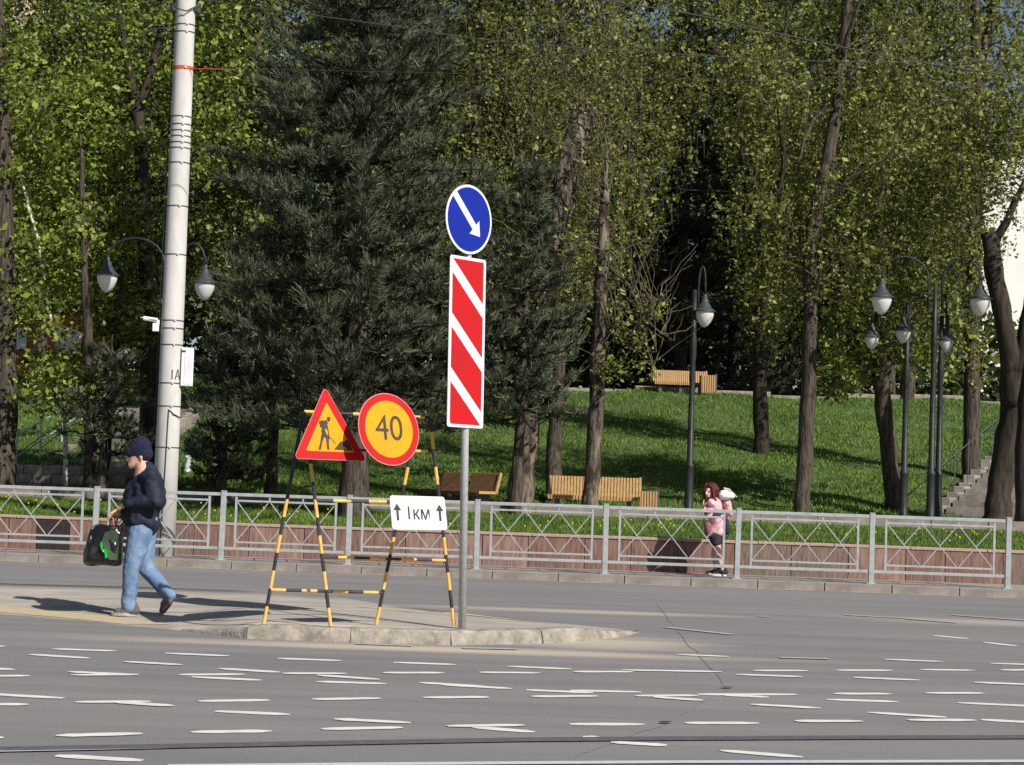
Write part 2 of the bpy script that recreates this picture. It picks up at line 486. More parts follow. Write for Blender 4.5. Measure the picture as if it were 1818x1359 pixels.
# ------------------------------------------------------------------ fence
FP = [-1010 + 0, -760, -525, -290, -60, 170, 395, 620, 848, 1076, 1310, 1548, 1790]
def fence_pt(px):
    x = (px - CX) / F * 30.4
    for _ in range(4):
        q = proj((x, atD(FENCE, x), .8)); x += (px - q[0]) / F * 30
    return x
fxs = [fence_pt(p) for p in FP[3:]]
fence = empty("guard_fence", (fxs[0], atD(FENCE, fxs[0]), .12), phi, "grey painted steel guard fence of crossed bars along the far kerb", "fence")
inv = fence.matrix_basis.inverted()
prevL = None
for i, x in enumerate(fxs):
    lx = (x - fxs[0]) / math.cos(phi)
    b = MB(); b.box((0, 0, .53), (.078, .078, 1.06)); b.box((0, 0, 1.068), (.085, .085, .016)); b.box((0, 0, .004), (.15, .15, .012))
    o = b.build("post", FENCEP, fence, bevel=.006); o.location = (lx, 0, 0)
    o.rotation_euler = (random.uniform(-.006, .006), random.uniform(-.008, .012), 0)
    if prevL is not None:
        a, c = prevL + .04, lx - .04
        b = MB()
        b.box(((a + c) / 2, 0, 1.02), (c - a, .05, .05)); b.box(((a + c) / 2, 0, .185), (c - a, .045, .045))
        ia, ic = a + .17, c - .17
        w3 = (ic - ia) / 3
        for yy, zz in ((0, .925), (0, .285)):
            b.box(((ia + ic) / 2, 0, zz), (ic - ia - .03, .03, .03))
        for q in (1, 2): b.box((ia + w3 * q, 0, .967), (.025, .028, .056))
        panel = b.build("panel", FENCEP, fence, bevel=.004)
        for q in (ia, ic):
            MB().box((q, 0, .6025), (.032, .034, .785)).build("upright_bar", FENCEP, panel)
        for q in range(3):
            x0, x1 = ia + w3 * q + .02, ia + w3 * (q + 1) - .02
            MB().bar((x0, -.008, .908), (x1, -.008, .303), .014, .022, (0, 1, 0)).build("cross_bar", FENCEP, panel)
            MB().bar((x0, .008, .303), (x1, .008, .908), .014, .022, (0, 1, 0)).build("cross_bar", FENCEP, panel)
    prevL = lx

# ------------------------------------------------------------------ traffic island
near = [(-260, 1068), (0, 1090), (150, 1103), (300, 1118), (430, 1134), (620, 1141), (800, 1146), (960, 1143), (1050, 1138), (1108, 1130), (1135, 1122)]
far = [(-260, 1030), (0, 1036), (150, 1040), (300, 1044), (430, 1049), (600, 1061), (700, 1076), (830, 1090), (960, 1103), (1060, 1113), (1135, 1121)]
def lift(px): 
    t_ = min(max((px - 330) / 150, 0), 1); t_ = t_ * t_ * (3 - 2 * t_)
    e = min(max((1135 - px) / 110, 0), 1)
    return .005 + t_ * .112 * e
def hfar(px):
    t_ = min(max((px - 680) / 320, 0), 1); return .115 * (1 - t_ * t_ * (3 - 2 * t_))
NS = 60
def interp(poly, t_):
    xs_ = [p[0] for p in poly]
    x_ = -260 + t_ * (1135 + 260)
    return x_, float(np.interp(x_, xs_, [p[1] for p in poly]))
b = MB(); rows = 9
vs = []
for i in range(NS + 1):
    px, pn = interp(near, i / NS); _, pf = interp(far, i / NS)
    h = lift(px)
    hf = hfar(px)
    A = G(px, pn); Bp = G(px, pf, hf)
    for j in range(rows):
        t_ = min(1, max(0, (j - 1) / (rows - 3)))
        p = A.lerp(Bp, t_)
        zz = h + (hf - h) * t_
        if j == rows - 1 or j == 0: zz = -.02
        vs.append((p.x, p.y + (.13 if j < 2 and px > 330 else 0), zz))
fs = [(i * rows + j, (i + 1) * rows + j, (i + 1) * rows + j + 1, i * rows + j + 1) for i in range(NS) for j in range(rows - 1)]
b.add(vs, fs)
island = b.build("traffic_island", ISLANDM, smooth=True); island["kind"] = "structure"
joints = [318, 438, 622, 800, 962, 1096, 1133]
for a, c in zip(joints[:-1], joints[1:]):
    pa = G(a, np.interp(a, [p[0] for p in near], [p[1] for p in near])); pc = G(c, np.interp(c, [p[0] for p in near], [p[1] for p in near]))
    pm = G((a + c) / 2, np.interp((a + c) / 2, [p[0] for p in near], [p[1] for p in near]))
    d = (pc - pa).normalized(); nrm = Vector((-d.y, d.x, 0))
    b = MB(); n_ = 8; vv = []
    for i in range(n_ + 1):
        t_ = .004 + .992 * i / n_
        px = a + (c - a) * t_
        p = pa.lerp(pm, t_ * 2) if t_ < .5 else pm.lerp(pc, t_ * 2 - 1)
        h = lift(px) + .012 + random.uniform(-.006, .004)
        off = random.uniform(-.008, .008)
        for (o_, z_) in ((off - .02, -.02), (off, h * .55), (off + .012, h - .018), (off + .03, h), (.16, h + .002), (.16, -.02)):
            q = p + nrm * o_; vv.append((q.x, q.y, z_))
    ff = [(i * 6 + j, (i + 1) * 6 + j, (i + 1) * 6 + j + 1, i * 6 + j + 1) for i in range(n_) for j in range(5)]
    ff += [tuple(reversed(range(6))), tuple(n_ * 6 + j for j in range(6))]
    b.add(vv, ff)
    b.build("kerb_stone", KSTONE2, island)

def isl_z(p):
    q = proj((p[0], p[1], .1)); return lift(q[0])

def on_island(x, y):
    pn = float(np.interp(x, [p[0] for p in near], [p[1] for p in near])); pf = float(np.interp(x, [p[0] for p in far], [p[1] for p in far]))
    t_ = min(1, max(0, (pn - y) / (pn - pf))); t_ = t_ ** 1.15
    z = lift(x) + (hfar(x) - lift(x)) * t_
    q = G(x, y, z); q.z = z + .006; return q

# painted lines
def strip(name, pts, w, m, z, parent):
    """a painted strip along ground points"""
    ps = [Vector((p[0], p[1], 0)) for p in pts]
    vs = []
    for i, p in enumerate(ps):
        d = (ps[min(i + 1, len(ps) - 1)] - ps[max(i - 1, 0)]).normalized(); n = Vector((-d.y, d.x, 0))
        ww = w[i] if isinstance(w, list) else w
        zz = z[i] if isinstance(z, list) else z
        for s in (-1, 1):
            q = p + n * (s * ww / 2); vs.append((q.x, q.y, zz(q) if callable(zz) else zz))
    b = MB(); b.add(vs, [(2 * i, 2 * i + 2, 2 * i + 3, 2 * i + 1) for i in range(len(ps) - 1)])
    return b.build(name, m, parent)

DASH = [(-40,1149,9,1148),(92,1153,207,1157),(53,1163,158,1170),(293,1161,407,1166),(220,1176,324,1182),(493,1170,606,1174),(-60,1186,26,1190),(-60,1202,53,1201),(121,1194,233,1199),(125,1200,246,1199),(318,1199,435,1198),(340,1203,464,1209),(388,1188,497,1195),(502,1197,615,1197),(562,1200,674,1208),(561,1211,686,1215),
(-60,1231,113,1241),(-60,1252,50,1252),(133,1248,267,1247),(200,1248,308,1255),(352,1246,478,1244),(382,1264,515,1270),(554,1243,675,1241),(99,1308,252,1304),(-60,1310,6,1312),(339,1301,483,1299),(99,1343,253,1352),(571,1296,714,1293),(593,1278,729,1285),(680,1196,788,1196),(698,1177,809,1181),(744,1213,861,1220),(785,1217,909,1224),(751,1240,867,1239),(794,1291,931,1289),(839,1292,949,1301),
(901,1184,1014,1189),(851,1195,959,1196),(1019,1194,1124,1194),(1104,1191,1281,1194),(934,1226,1053,1231),(1013,1227,1139,1230),(944,1238,1061,1237),(1128,1237,1240,1236),(1160,1239,1248,1245),(1011,1287,1144,1287),(1039,1311,1066,1310),(1084,1319,1184,1325),(1200,1163,1294,1167),(1570,1172,1674,1176),(1657,1129,1719,1135),(1745,1141,1805,1148),(1759,1179,1860,1182),(1337,1192,1434,1192),(1307,1199,1424,1203),(1485,1191,1585,1191),(1635,1190,1730,1191),(1777,1191,1870,1190),(1515,1204,1634,1209),(1729,1213,1860,1218),(1239,1234,1414,1234),(1280,1235,1365,1239),(1480,1233,1582,1233),(1642,1232,1745,1232),(1332,1252,1457,1259),(1467,1243,1595,1247),(1700,1249,1860,1256),(1540,1266,1680,1275),(1612,1280,1732,1280),(1412,1282,1532,1282),(1742,1279,1860,1285),(1217,1285,1347,1285),(1279,1334,1425,1346)]
FADED = [(632,1144,732,1148),(821,1152,919,1154),(1384,1169,1470,1171),(1180,1115,1300,1128),(1500,1093,1640,1101),(1610,1100,1700,1107),(1690,1093,1860,1106),(1345,1096,1365,1096)]
for i, (x0, y0, x1, y1) in enumerate(DASH):
    a, c = G(x0, y0), G(x1, y1)
    d = (c - a).normalized(); n = 6
    pts = [a.lerp(c, q / n) for q in range(n + 1)]
    strip("lane_dash", pts, [(.05 if q in (0, n) else .12) + random.uniform(-.012, .015) for q in range(n + 1)], PAINTW, .004 + .0006 * (i % 5), road)
for i, (x0, y0, x1, y1) in enumerate(FADED):
    a, c = G(x0, y0), G(x1, y1)
    strip("faded_dash", [a.lerp(c, q / 5) for q in range(6)], .12, PAINTF, .0075 + .0005 * i, road)
# yellow line beside the crossing and on the far side of the island
yl = [(-60, 1078), (0, 1082), (60, 1088), (120, 1093), (180, 1099), (240, 1106), (300, 1109)]
pts = [on_island(x, y) for x, y in yl]
def isl_top(q):
    px, py = proj((q.x, q.y, .03))
    pn = float(np.interp(px, [p[0] for p in near], [p[1] for p in near])); pf = float(np.interp(px, [p[0] for p in far], [p[1] for p in far]))
    A = G(px, pn); B_ = G(px, pf, hfar(px))
    t_ = min(1, max(0, (q.y - A.y) / (B_.y - A.y)))
    return lift(px) + (hfar(px) - lift(px)) * t_ + .004
strip("yellow_line", pts, [.42, .42, .4, .4, .42, .36, .08], PAINTY, [isl_top] * len(pts), island)
yf = [(640, 1078), (720, 1085), (830, 1092), (900, 1100), (980, 1108)]
pts = [on_island(x, y) for x, y in yf]
strip("yellow_line", pts, [.1, .22, .26, .2, .06], PAINTY, [isl_top] * len(pts), island)
strip("gutter_dust", strip_later, [random.uniform(.05, .15) for _ in strip_later], PAINTF, .0035, road)
# tram rails
def rail(name, px, label_part):
    pts = [G(x, y) for x, y in px]
    strip("rail_groove", pts, .17, GROOVE, .0075, road)
    strip("rail_edge", [p + Vector((0, -.10, 0)) for p in pts[:3]], [.03, .03, .004], RAILS, .009, road)
rail("tram_rail", [(-500, 1341), (0, 1332.5), (300, 1327), (606, 1321), (909, 1315.5), (1212, 1313), (1500, 1311.5), (1818, 1310.5), (2200, 1309)], "")
pts = [G(x, y) for x, y in [(300, 1363), (606, 1360), (909, 1357.5), (1212, 1355.5), (1500, 1355), (1818, 1354), (2200, 1353)]]
strip("rail_head", pts, .10, RAILS, .009, road)
strip("rail_groove", [p + Vector((0, -.12, 0)) for p in pts], .12, GROOVE, .005, road)
# tar-filled cracks and two sunken covers
for poly in ([(1165, 1072), (1195, 1110), (1220, 1140), (1262, 1185), (1285, 1222)], [(1290, 1225), (1240, 1250), (1180, 1287)], [(1180, 1287), (1060, 1330), (1000, 1356)]):
    pp = []
    for (xa, ya), (xb, yb) in zip(poly[:-1], poly[1:]):
        for q in range(5):
            pp.append(G(xa + (xb - xa) * q / 5 + random.uniform(-4, 4), ya + (yb - ya) * q / 5 + random.uniform(-1, 1)))
    strip("tar_seam", pp, [random.uniform(.005, .015) for _ in pp], CRACKM, .0032, road)
for px, py in ((1290, 1223), (1181, 1285)):
    c = G(px, py)
    b = MB(); b.add([(c.x +   .05 * math.cos(a) * random.uniform(.6, 1.1), c.y + .035 * math.sin(a), .0115) for a in np.linspace(0, 2 * PI, 14, endpoint=False)], [tuple(range(14))])
    b.build("patch_hole", BLKP, road)

# ------------------------------------------------------------------ stairs
def stairs(label, p0, p1, wdir, width, n, handed):
    """p0 -> p1 left edge of the flight, foot to head; wdir: where its width runs"""
    root = empty("staircase", p0, 0, label, "stairs")
    d = (p1 - p0); wd = Vector(wdir).normalized()
    run = Vector((d.x, d.y, 0)); hz = d.z
    for i in range(n):
        a = run * (i / n); c = run * (1.0 if i == n - 1 else (i + 1.25) / n)
        z = hz * (i + 1) / n
        q = [a, a + wd * width, c + wd * width, c]
        vs = [(v.x, v.y, z - .6) for v in q] + [(v.x, v.y, z) for v in q]
        b = MB(); b.add(vs, [(3, 2, 1, 0), (4, 5, 6, 7), (0, 1, 5, 4), (1, 2, 6, 5), (2, 3, 7, 6), (3, 0, 4, 7)])
        b.build("step", (STAIR, KSTONE, STAIR)[i % 3] if i % 2 else STAIR, root)
    for off in (-.16, width + .16):
        for i in range(n):
            q = wd * off + run * ((i + .5) / n) + Vector((random.uniform(-.03, .03), 0, hz * (i + .8) / n + random.uniform(-.03, .04)))
            o = MB().box((0, 0, -.25), (.26, run.length / n * 1.02, .62), Matrix.Rotation(math.atan2(run.y, run.x) - PI / 2, 3, 'Z')).build("side_stone", random.choice((STAIR, KSTONE)), root, bevel=.02)
            o.location = q
    return root, run, hz, wd

def railing(label, p0, run, hz, offv, n, h=.95, rails=(1.0,), r=.02, m=None):
    root = empty("handrail", p0 + offv, 0, label, "handrail")
    m = m or GALV
    for i in range(n + 1):
        q = run * (i / n) + Vector((0, 0, hz * i / n))
        b = MB(); b.tube([q + Vector((0, 0, -.25)), q + Vector((0, 0, h))], r, 8); b.tube([q + Vector((0, 0, h)), q + Vector((0, 0, h + .06))], r * 1.7, 8)
        b.build("post", m, root)
    for fr in rails:
        b = MB(); z = Vector((0, 0, h * fr - .03)); b.tube([z, run + Vector((0, 0, hz)) + z], r * .9, 8); b.build("rail", m, root)
    return root

pL0 = base(62, 41.0); pL1 = base(235, 52.0)
stL = stairs("dim stone staircase climbing the slope at the far left behind the tree trunks", pL0, pL1, (1, -.55, 0), 2.0, 16, 1)
railing("thin steel handrail beside the far left staircase", pL0, stL[1], stL[2], Vector((-.5, .35, 0)), 5, .95, (1.0, .55))
pR0 = base(1680, 39.1); pR1 = base(1840, 52.0)
stR = stairs("worn stone staircase rising behind the big forked trunk at right", pR0, pR1, (1, -.5, 0), 2.4, 18, 1)
railing("slim handrail on thin posts along the right hand staircase", pR0, stR[1], stR[2], Vector((-.12, .06, 0)), 8, .95, (1.0,), .011, BIND)
# low paved terrace wall at the foot of the left stairs
q = base(75, 40.3)
tw = empty("terrace_wall", (q.x, 40.3, q.z - .1), phi, "dark grey block terrace wall at the foot of the left staircase", "wall")
for r_ in range(3):
    for i in range(5):
        o = MB().box((0, 0, 0), (.38, .3, .185)).build("block", STAIR, tw, bevel=.01)
        o.location = (-.95 + i * .39 + (r_ % 2) * .19, random.uniform(-.01, .01), .1 + r_ * .19)

# ------------------------------------------------------------------ buildings behind the trees
BW = mat("white_render", (.80, .79, .76), (.74, .73, .70), .6, .9, .05)
BB = mat("beige_render", (.62, .52, .38), (.55, .45, .33), .6, .9, .05)
GLASS = mat("dark_window_glass", (.03, .04, .05), None, rough=.08, spec=.8)
def building(label, x0, x1, y, z0, z1, m, nw, nf, depth=10, ry=0, off=0):
    root = empty("building", ((x0 + x1) / 2, y, z0), ry, label, "building")
    w = x1 - x0; h = z1 - z0
    MB().box((0, depth / 2, h / 2), (w, depth, h)).build("wall", m, root)
    MB().box((0, depth / 2, h + .15), (w + .5, depth + .5, .3)).build("roof", KSTONE, root)
    for f in range(nf):
        for i in range(nw):
            cx = -w / 2 + off + (w - off) * (i + .5) / nw; cz = h * (f + .55) / nf
            fr = MB().box((cx, -.02, cz), (1.5, .1, 1.7)).build("window", BW, root)
            MB().box((cx - .36, -.075, cz), (.62, .02, 1.5)).build("pane", GLASS, fr)
            MB().box((cx + .36, -.075, cz), (.62, .02, 1.5)).build("pane", GLASS, fr)
    return root
bx = P(1700, 500, 105).x
building("white plastered building shining through the leaves at the right edge", bx + .8, bx + 34, 105, 5, P(1780, 262, 105).z, BW, 3, 3, ry=-.12, off=9)
bx = P(26, 100, 95).x
building("beige apartment block glimpsed at the top left corner", bx - 26, bx, 95, 5, 34, BB, 5, 7)
KIOSK = mat("rust_red_boards", (.34, .085, .03), (.46, .14, .05), 3, .8, .1)
def kiosk(px, Y, w, h, label):
    q = base(px, Y)
    root = empty("kiosk", q, 0, label, "kiosk")
    MB().box((0, .8, h / 2), (w, 1.6, h)).build("body", KIOSK, root)
    MB().box((0, .8, h + .06), (w + .3, 1.9, .12)).build("roof", BARKD, root)
    MB().box((0, -.03, h * .6), (w * .5, .06, h * .35)).build("hatch", BW, root)
kiosk(118, 57, 1.5, 2.0, "rust red wooden kiosk half hidden behind the left trees")
kiosk(30, 57.5, 1.0, 1.8, "small rust red hut at the far left behind leaves")

# ================================================================== TREES
def leaf_quads(C, size, flat=.35, aspect=.6, droop=0.0):
    n = len(C)
    a = RNG.normal(size=(n, 3)); a[:, 2] = a[:, 2] * .8 - droop
    a /= np.linalg.norm(a, axis=1)[:, None]
    b = RNG.normal(size=(n, 3)); b -= (b * a).sum(1)[:, None] * a
    b /= np.linalg.norm(b, axis=1)[:, None]
    s = (size * np.clip(RNG.lognormal(-.1, .38, n), .4, 2.0))[:, None]
    q = np.stack([C - a * s * .5, C + b * s * aspect * .5 - a * s * .05, C + a * s * .5, C - b * s * aspect * .5 - a * s * .05], 1)
    return q.reshape(-1, 3)

def strand_quads(C, length, w):
    """hanging twigs: long thin quads"""
    n = len(C)
    ang = RNG.uniform(0, PI, n)
    side = np.stack([np.cos(ang), np.sin(ang), np.zeros(n)], 1) * w * .5
    L_ = length * RNG.uniform(.5, 1.2, n)
    d = np.stack([RNG.normal(0, .12, n), RNG.normal(0, .12, n), -np.ones(n)], 1) * L_[:, None]
    q = np.stack([C - side, C + side, C + d + side * .5, C + d - side * .5], 1)
    return q.reshape(-1, 3)

def curve(a, b, sag, n=5, jit=.06):
    a, b = np.array(a, float), np.array(b, float)
    L_ = np.linalg.norm(b - a)
    out = []
    for i in range(n + 1):
        t = i / n
        p = a + (b - a) * t
        p[2] += sag * L_ * 4 * t * (1 - t) * .5
        if 0 < i < n: p += RNG.normal(0, jit * L_ * .35, 3)
        out.append(Vector(p))
    return out

def smooth_path(pts, n=4):
    out = []
    for i in range(len(pts) - 1):
        p0 = pts[max(i - 1, 0)]; p1 = pts[i]; p2 = pts[i + 1]; p3 = pts[min(i + 2, len(pts) - 1)]
        for k in range(n):
            t = k / n
            out.append(tuple(.5 * (2 * p1[j] + (p2[j] - p0[j]) * t + (2 * p0[j] - 5 * p1[j] + 4 * p2[j] - p3[j]) * t * t + (3 * p1[j] - p0[j] - 3 * p2[j] + p3[j]) * t ** 3) for j in range(4)))
    out.append(tuple(pts[-1]))
    return out

def trunk_tube(mb, pts, n=10):
    pp = smooth_path(pts, 4)
    ph = random.uniform(0, 6)
    P_ = []; R_ = []
    for i, p in enumerate(pp):
        P_.append(Vector((p[0] + .012 * math.sin(i * 1.7 + ph), p[1], p[2]))); R_.append(max(.006, p[3] * (1 + .07 * math.sin(i * 2.3 + ph))))
    mb.tube(P_, R_, n)
    return P_, R_

def tree(name, label, cat, group, trunk, blobs, bark, leafm, nclus=150, per=40, lsize=.09, spread=.34, droop=0.0, strands=0, weep=0.0, limbs=None, shoots=0, sag=.15, flare=True, twigr=.02):
    """trunk: list of (x,y,z,r). blobs: list of (x,y,z,rx,ry,rz,weight). limbs: further (x,y,z,r) paths."""
    b0 = Vector(trunk[0][:3])
    root = empty(name, b0, 0, label, cat, group)
    T = [(p[0] - b0.x, p[1] - b0.y, p[2] - b0.z, p[3]) for p in trunk]
    if flare:
        p = T[0]; T = [(p[0], p[1], p[2] - .35, p[3] * 1.5), (p[0], p[1], p[2] + .02, p[3] * 1.15)] + [(p[0] * .8 + T[1][0] * .2, p[1], p[2] * .8 + T[1][2] * .2, p[3] * 1.02)] + T[1:]
    mb = MB()
    P_, R_ = trunk_tube(mb, T, 12)
    anchors = [(p, r) for p, r in zip(P_, R_)][len(P_) // 3:]
    for l in (limbs or []):
        l = [(p[0] - b0.x, p[1] - b0.y, p[2] - b0.z, p[3]) for p in l]
        lp, lr = trunk_tube(mb, l, 8)
        anchors += list(zip(lp, lr))[1:]
    tw = MB()
    A = np.array([tuple(a[0]) for a in anchors]); 
    C = []; st = []
    if blobs:
        wts = np.array([bl[6] for bl in blobs], float); wts /= wts.sum()
        cent = []
        for _ in range(nclus):
            bl = blobs[RNG.choice(len(blobs), p=wts)]
            v = RNG.normal(size=3); v /= np.linalg.norm(v); v *= RNG.uniform(.15, 1) ** .5
            cent.append((bl[0] - b0.x + v[0] * bl[3], bl[1] - b0.y + v[1] * bl[4], bl[2] - b0.z + v[2] * bl[5]))
        for c in cent:
            c = np.array(c)
            dd = np.linalg.norm(A - c, axis=1) + np.maximum(0, A[:, 2] - c[2]) * .6
            k = int(np.argmin(dd)); a = A[k]
            pts = curve(a, c, sag, 5)
            r0 = min(anchors[k][1] * .55, twigr * (1 + .5 * np.linalg.norm(c - a)))
            tw.tube(pts, [r0 * (1 - .85 * i / 5) for i in range(6)], 4, cap=False)
            if len(A) < 900 and RNG.uniform() < .5:
                A = np.vstack([A, np.array([tuple(pts[3])])]); anchors.append((pts[3], r0 * .6))
            m_ = int(per * RNG.uniform(.5, 1.4))
            sc = spread * RNG.uniform(.6, 1.25)
            q = RNG.normal(size=(m_, 3)) * sc * np.array([1, 1, .7])
            if weep:
                ns = max(2, m_ // 9)
                base_xy = RNG.normal(size=(ns, 3)) * sc
                idx = RNG.integers(0, ns, m_)
                q = base_xy[idx] + RNG.normal(size=(m_, 3)) * .035
                dr = RNG.uniform(0, 1, m_) * weep * RNG.uniform(.15, 1.1, ns)[idx]
                q[:, 2] -= dr
                sway = RNG.normal(0, .28, (ns, 2))
                q[:, :2] += sway[idx] * dr[:, None] + RNG.normal(0, .03, (m_, 2))
                if strands:
                    st.append(c + base_xy[:max(1, ns // 3)])
            else:
                # some leaves follow the twig
                h_ = m_ // 4
                tt = RNG.uniform(.45, 1, h_)
                arr = np.array([tuple(p) for p in pts])
                pos = np.stack([np.interp(tt * 5, np.arange(6), arr[:, j]) for j in range(3)], 1)
                q[:h_] = pos - c + RNG.normal(size=(h_, 3)) * .1
                if strands: st.append(c + RNG.normal(size=(strands, 3)) * sc)
            C.append(c + q)
    # long bare whips
    for _ in range(shoots):
        a, r = anchors[RNG.integers(max(0, len(P_) // 3), len(anchors))]
        e = np.array(tuple(a)) + np.array([RNG.normal(0, .8), RNG.normal(0, .6), RNG.uniform(.2, 1.7)])
        tw.tube(curve(a, e, RNG.uniform(-.15, .3), 5), [.016, .013, .011, .008, .006, .004], 4, cap=False)
    mb.build("trunk", bark, root, smooth=True)
    if tw.v: tw.build("branches", TWIG if bark is not BARKD else BARKD, root, smooth=True, kind="stuff")
    if C:
        C = np.vstack(C)
        np_mesh("crown", leaf_quads(C, lsize, droop=droop), None, leafm, root, 4, kind="stuff")
    if st:
        np_mesh("hanging_twigs", strand_quads(np.vstack(st), weep or .6, .011), None, TWIG, root, 4, kind="stuff")
    return root

def tp(pts, Y, bottom=None):
    """trunk given as picture points (px, py, half width in px) at depth Y; foot on the terrain"""
    out = []
    s = F / Y
    for i, (px, py, r) in enumerate(pts):
        if i == 0:
            q = base(px, Y)
        else:
            q = P(px, py, Y + .15 * math.sin(i * 1.3))
        out.append((q.x, q.y, q.z, .88 * r / s))
    return out
def bl(px, py, Y, rx, rz, w=1.0, ry=None):
    q = P(px, py, Y); return (q.x, q.y, q.z, rx, ry or min(rx, 1.6), rz, w)

def conifer(name, label, group, foot, H, z0, R, ntw, blades, m, lean=(0, 0), nlen=.17, bw=.02, nlev=26, br=7, dirbias=None, trunk_r=.22, bark=BARK, shape=.75, up=.25):
    root = empty(name, foot, 0, label, "conifer tree", group)
    mb = MB()
    tp_ = [(lean[0] * t, lean[1] * t, H * t - (.4 if t == 0 else 0), trunk_r * (1 - .93 * t) * (1.35 if t == 0 else 1)) for t in (0, .03, .15, .35, .6, .85, 1)]
    trunk_tube(mb, tp_, 12)
    mb.build("trunk", bark, root, smooth=True)
    bm = MB(); TC = []; TD = []
    for l in range(nlev):
        f = (l + RNG.uniform(-.4, .4)) / nlev; f = min(max(f, 0), 1)
        z = z0 + (H - z0) * f
        r = R * (1 - f) ** shape + .15
        if f < .12: r *= .82 + f * 1.5
        for k in range(br):
            az = 2 * PI * (k + RNG.uniform(-.5, .5)) / br + l * 1.1
            rr = r * (RNG.uniform(.8, 1.15) if RNG.uniform() < .6 else RNG.uniform(.4, .8))
            dx, dy = math.cos(az), math.sin(az)
            o = np.array([lean[0] * z / H, lean[1] * z / H, z + RNG.uniform(-.2, .2)])
            n = 7; lift_ = up * RNG.uniform(.4, 1.8)
            pts = []
            for i in range(n + 1):
                t = i / n
                pts.append(Vector(o + np.array([dx * rr * t, dy * rr * t, rr * (-.26 * t + lift_ * 1.2 * t * t - .12)]) + RNG.normal(0, .03, 3)))
            bm.tube(pts, [.03 * (1 - .85 * i / n) * (.5 + rr / R) for i in range(n + 1)], 4, cap=False)
            arr = np.array([tuple(p) for p in pts])
            # side twigs, each carrying a run of brush-like tufts
            ntwig = max(3, int(ntw / 5 * rr / R))
            for _ in range(ntwig):
                t = RNG.uniform(.05, 1) ** .7
                root_ = np.array([np.interp(t * n, np.arange(n + 1), arr[:, j]) for j in range(3)])
                sg = RNG.choice((-1, 1)); tl_ = (.14 + .42 * (1.05 - t)) * min(rr, 1.8) * RNG.uniform(.5, 1.2) * .62
                td = np.array([dx, dy, .1]) * .75 + np.array([-dy, dx, 0]) * sg * RNG.uniform(.2, 1.0) + RNG.normal(0, .15, 3)
                td /= np.linalg.norm(td)
                nt_ = max(2, int(tl_ / .11))
                u_ = (np.arange(nt_) + RNG.uniform(0, 1, nt_)) / nt_
                pos = root_ + td * (u_ * tl_)[:, None] + np.array([0, 0, 1]) * (.25 * tl_ * u_ ** 2)[:, None] + RNG.normal(0, .025, (nt_, 3))
                TC.append(pos)
                d = td[None] * .7 + RNG.normal(0, .22, (nt_, 3)); d[:, 2] += .2 + .75 * u_
                TD.append(d / np.linalg.norm(d, axis=1)[:, None])
    TC = np.vstack(TC); TD = np.vstack(TD)
    N = len(TC)
    C = np.repeat(TC, blades, 0); D = np.repeat(TD, blades, 0)
    n = len(C)
    along = RNG.uniform(-.14, .04, n)
    C = C + D * along[:, None]
    v = D * 1.0 + RNG.normal(0, .36, (n, 3)); v /= np.linalg.norm(v, axis=1)[:, None]
    s = np.cross(v, RNG.normal(size=(n, 3))); s /= np.linalg.norm(s, axis=1)[:, None]
    ln = nlen * RNG.uniform(.6, 1.15, n)
    q = np.stack([C - s * bw * .5, C + s * bw * .5, C + v * ln[:, None]], 1).reshape(-1, 3)
    bm.build("branches", BARKD, root, smooth=True, kind="stuff")
    np_mesh("crown", q, None, m, root, 3, kind="stuff")
    return root

G1 = "trees in the park behind the wall"
# --- big blue-grey pine behind the road works signs
ft = base(628, 34.2)
conifer("pine_tree", "big dusky blue green pine filling the space behind the road works signs", G1, ft, 13.6, 2.1, 3.05, 165, 19, NEEDLE, (-.25, .3), .19, .018, 28, 10, trunk_r=.27, shape=.7)
ft = base(915, 35.3)
conifer("pine_tree", "narrower blue green pine just right of the red and white chevron panel", G1, ft, 6.6, 1.9, 1.2, 56, 17, NEEDLE, (.1, 0), .18, .018, 15, 8, trunk_r=.12)
ft = base(178, 36.0)
conifer("pine_tree", "small low pine with drooping needles left of the concrete pole", G1, ft, 3.0, 1.1, .95, 42, 14, NEEDLE, (.1, 0), .17, .017, 7, 7, trunk_r=.10)
ft = base(392, 35.6)
conifer("pine_tree", "little dark pine between the concrete pole and the triangular sign", G1, ft, 3.6, .55, 1.05, 80, 14, NEEDLE, (0, 0), .17, .017, 9, 7, trunk_r=.11)
ft = base(480, 37.5)
conifer("pine_tree", "slim bluish pine standing behind the triangular road works sign", G1, ft, 6.0, 1.9, 1.3, 60, 14, NEEDLE, (0, 0), .17, .017, 12, 7, trunk_r=.13)
# --- added spruces, needles coloured near black for the shaded gap behind the upper bench
for px, Y, H, lb in ((1205, 64, 15, "tall added spruce coloured near black for the shade right behind the upper bench"), (1300, 69, 16, "added spruce coloured near black for the shade right of the single street lamp"), (1120, 67, 13, "added spruce coloured near black for the shade left of the upper bench behind the thin leafy twigs")):
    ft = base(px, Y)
    conifer("shade_spruce", lb, G1, ft, H, .4, 3.0, 130, 7, NEEDLE_SHADE, (0, 0), .3, .05, 20, 9, trunk_r=.25, bark=BARKD)

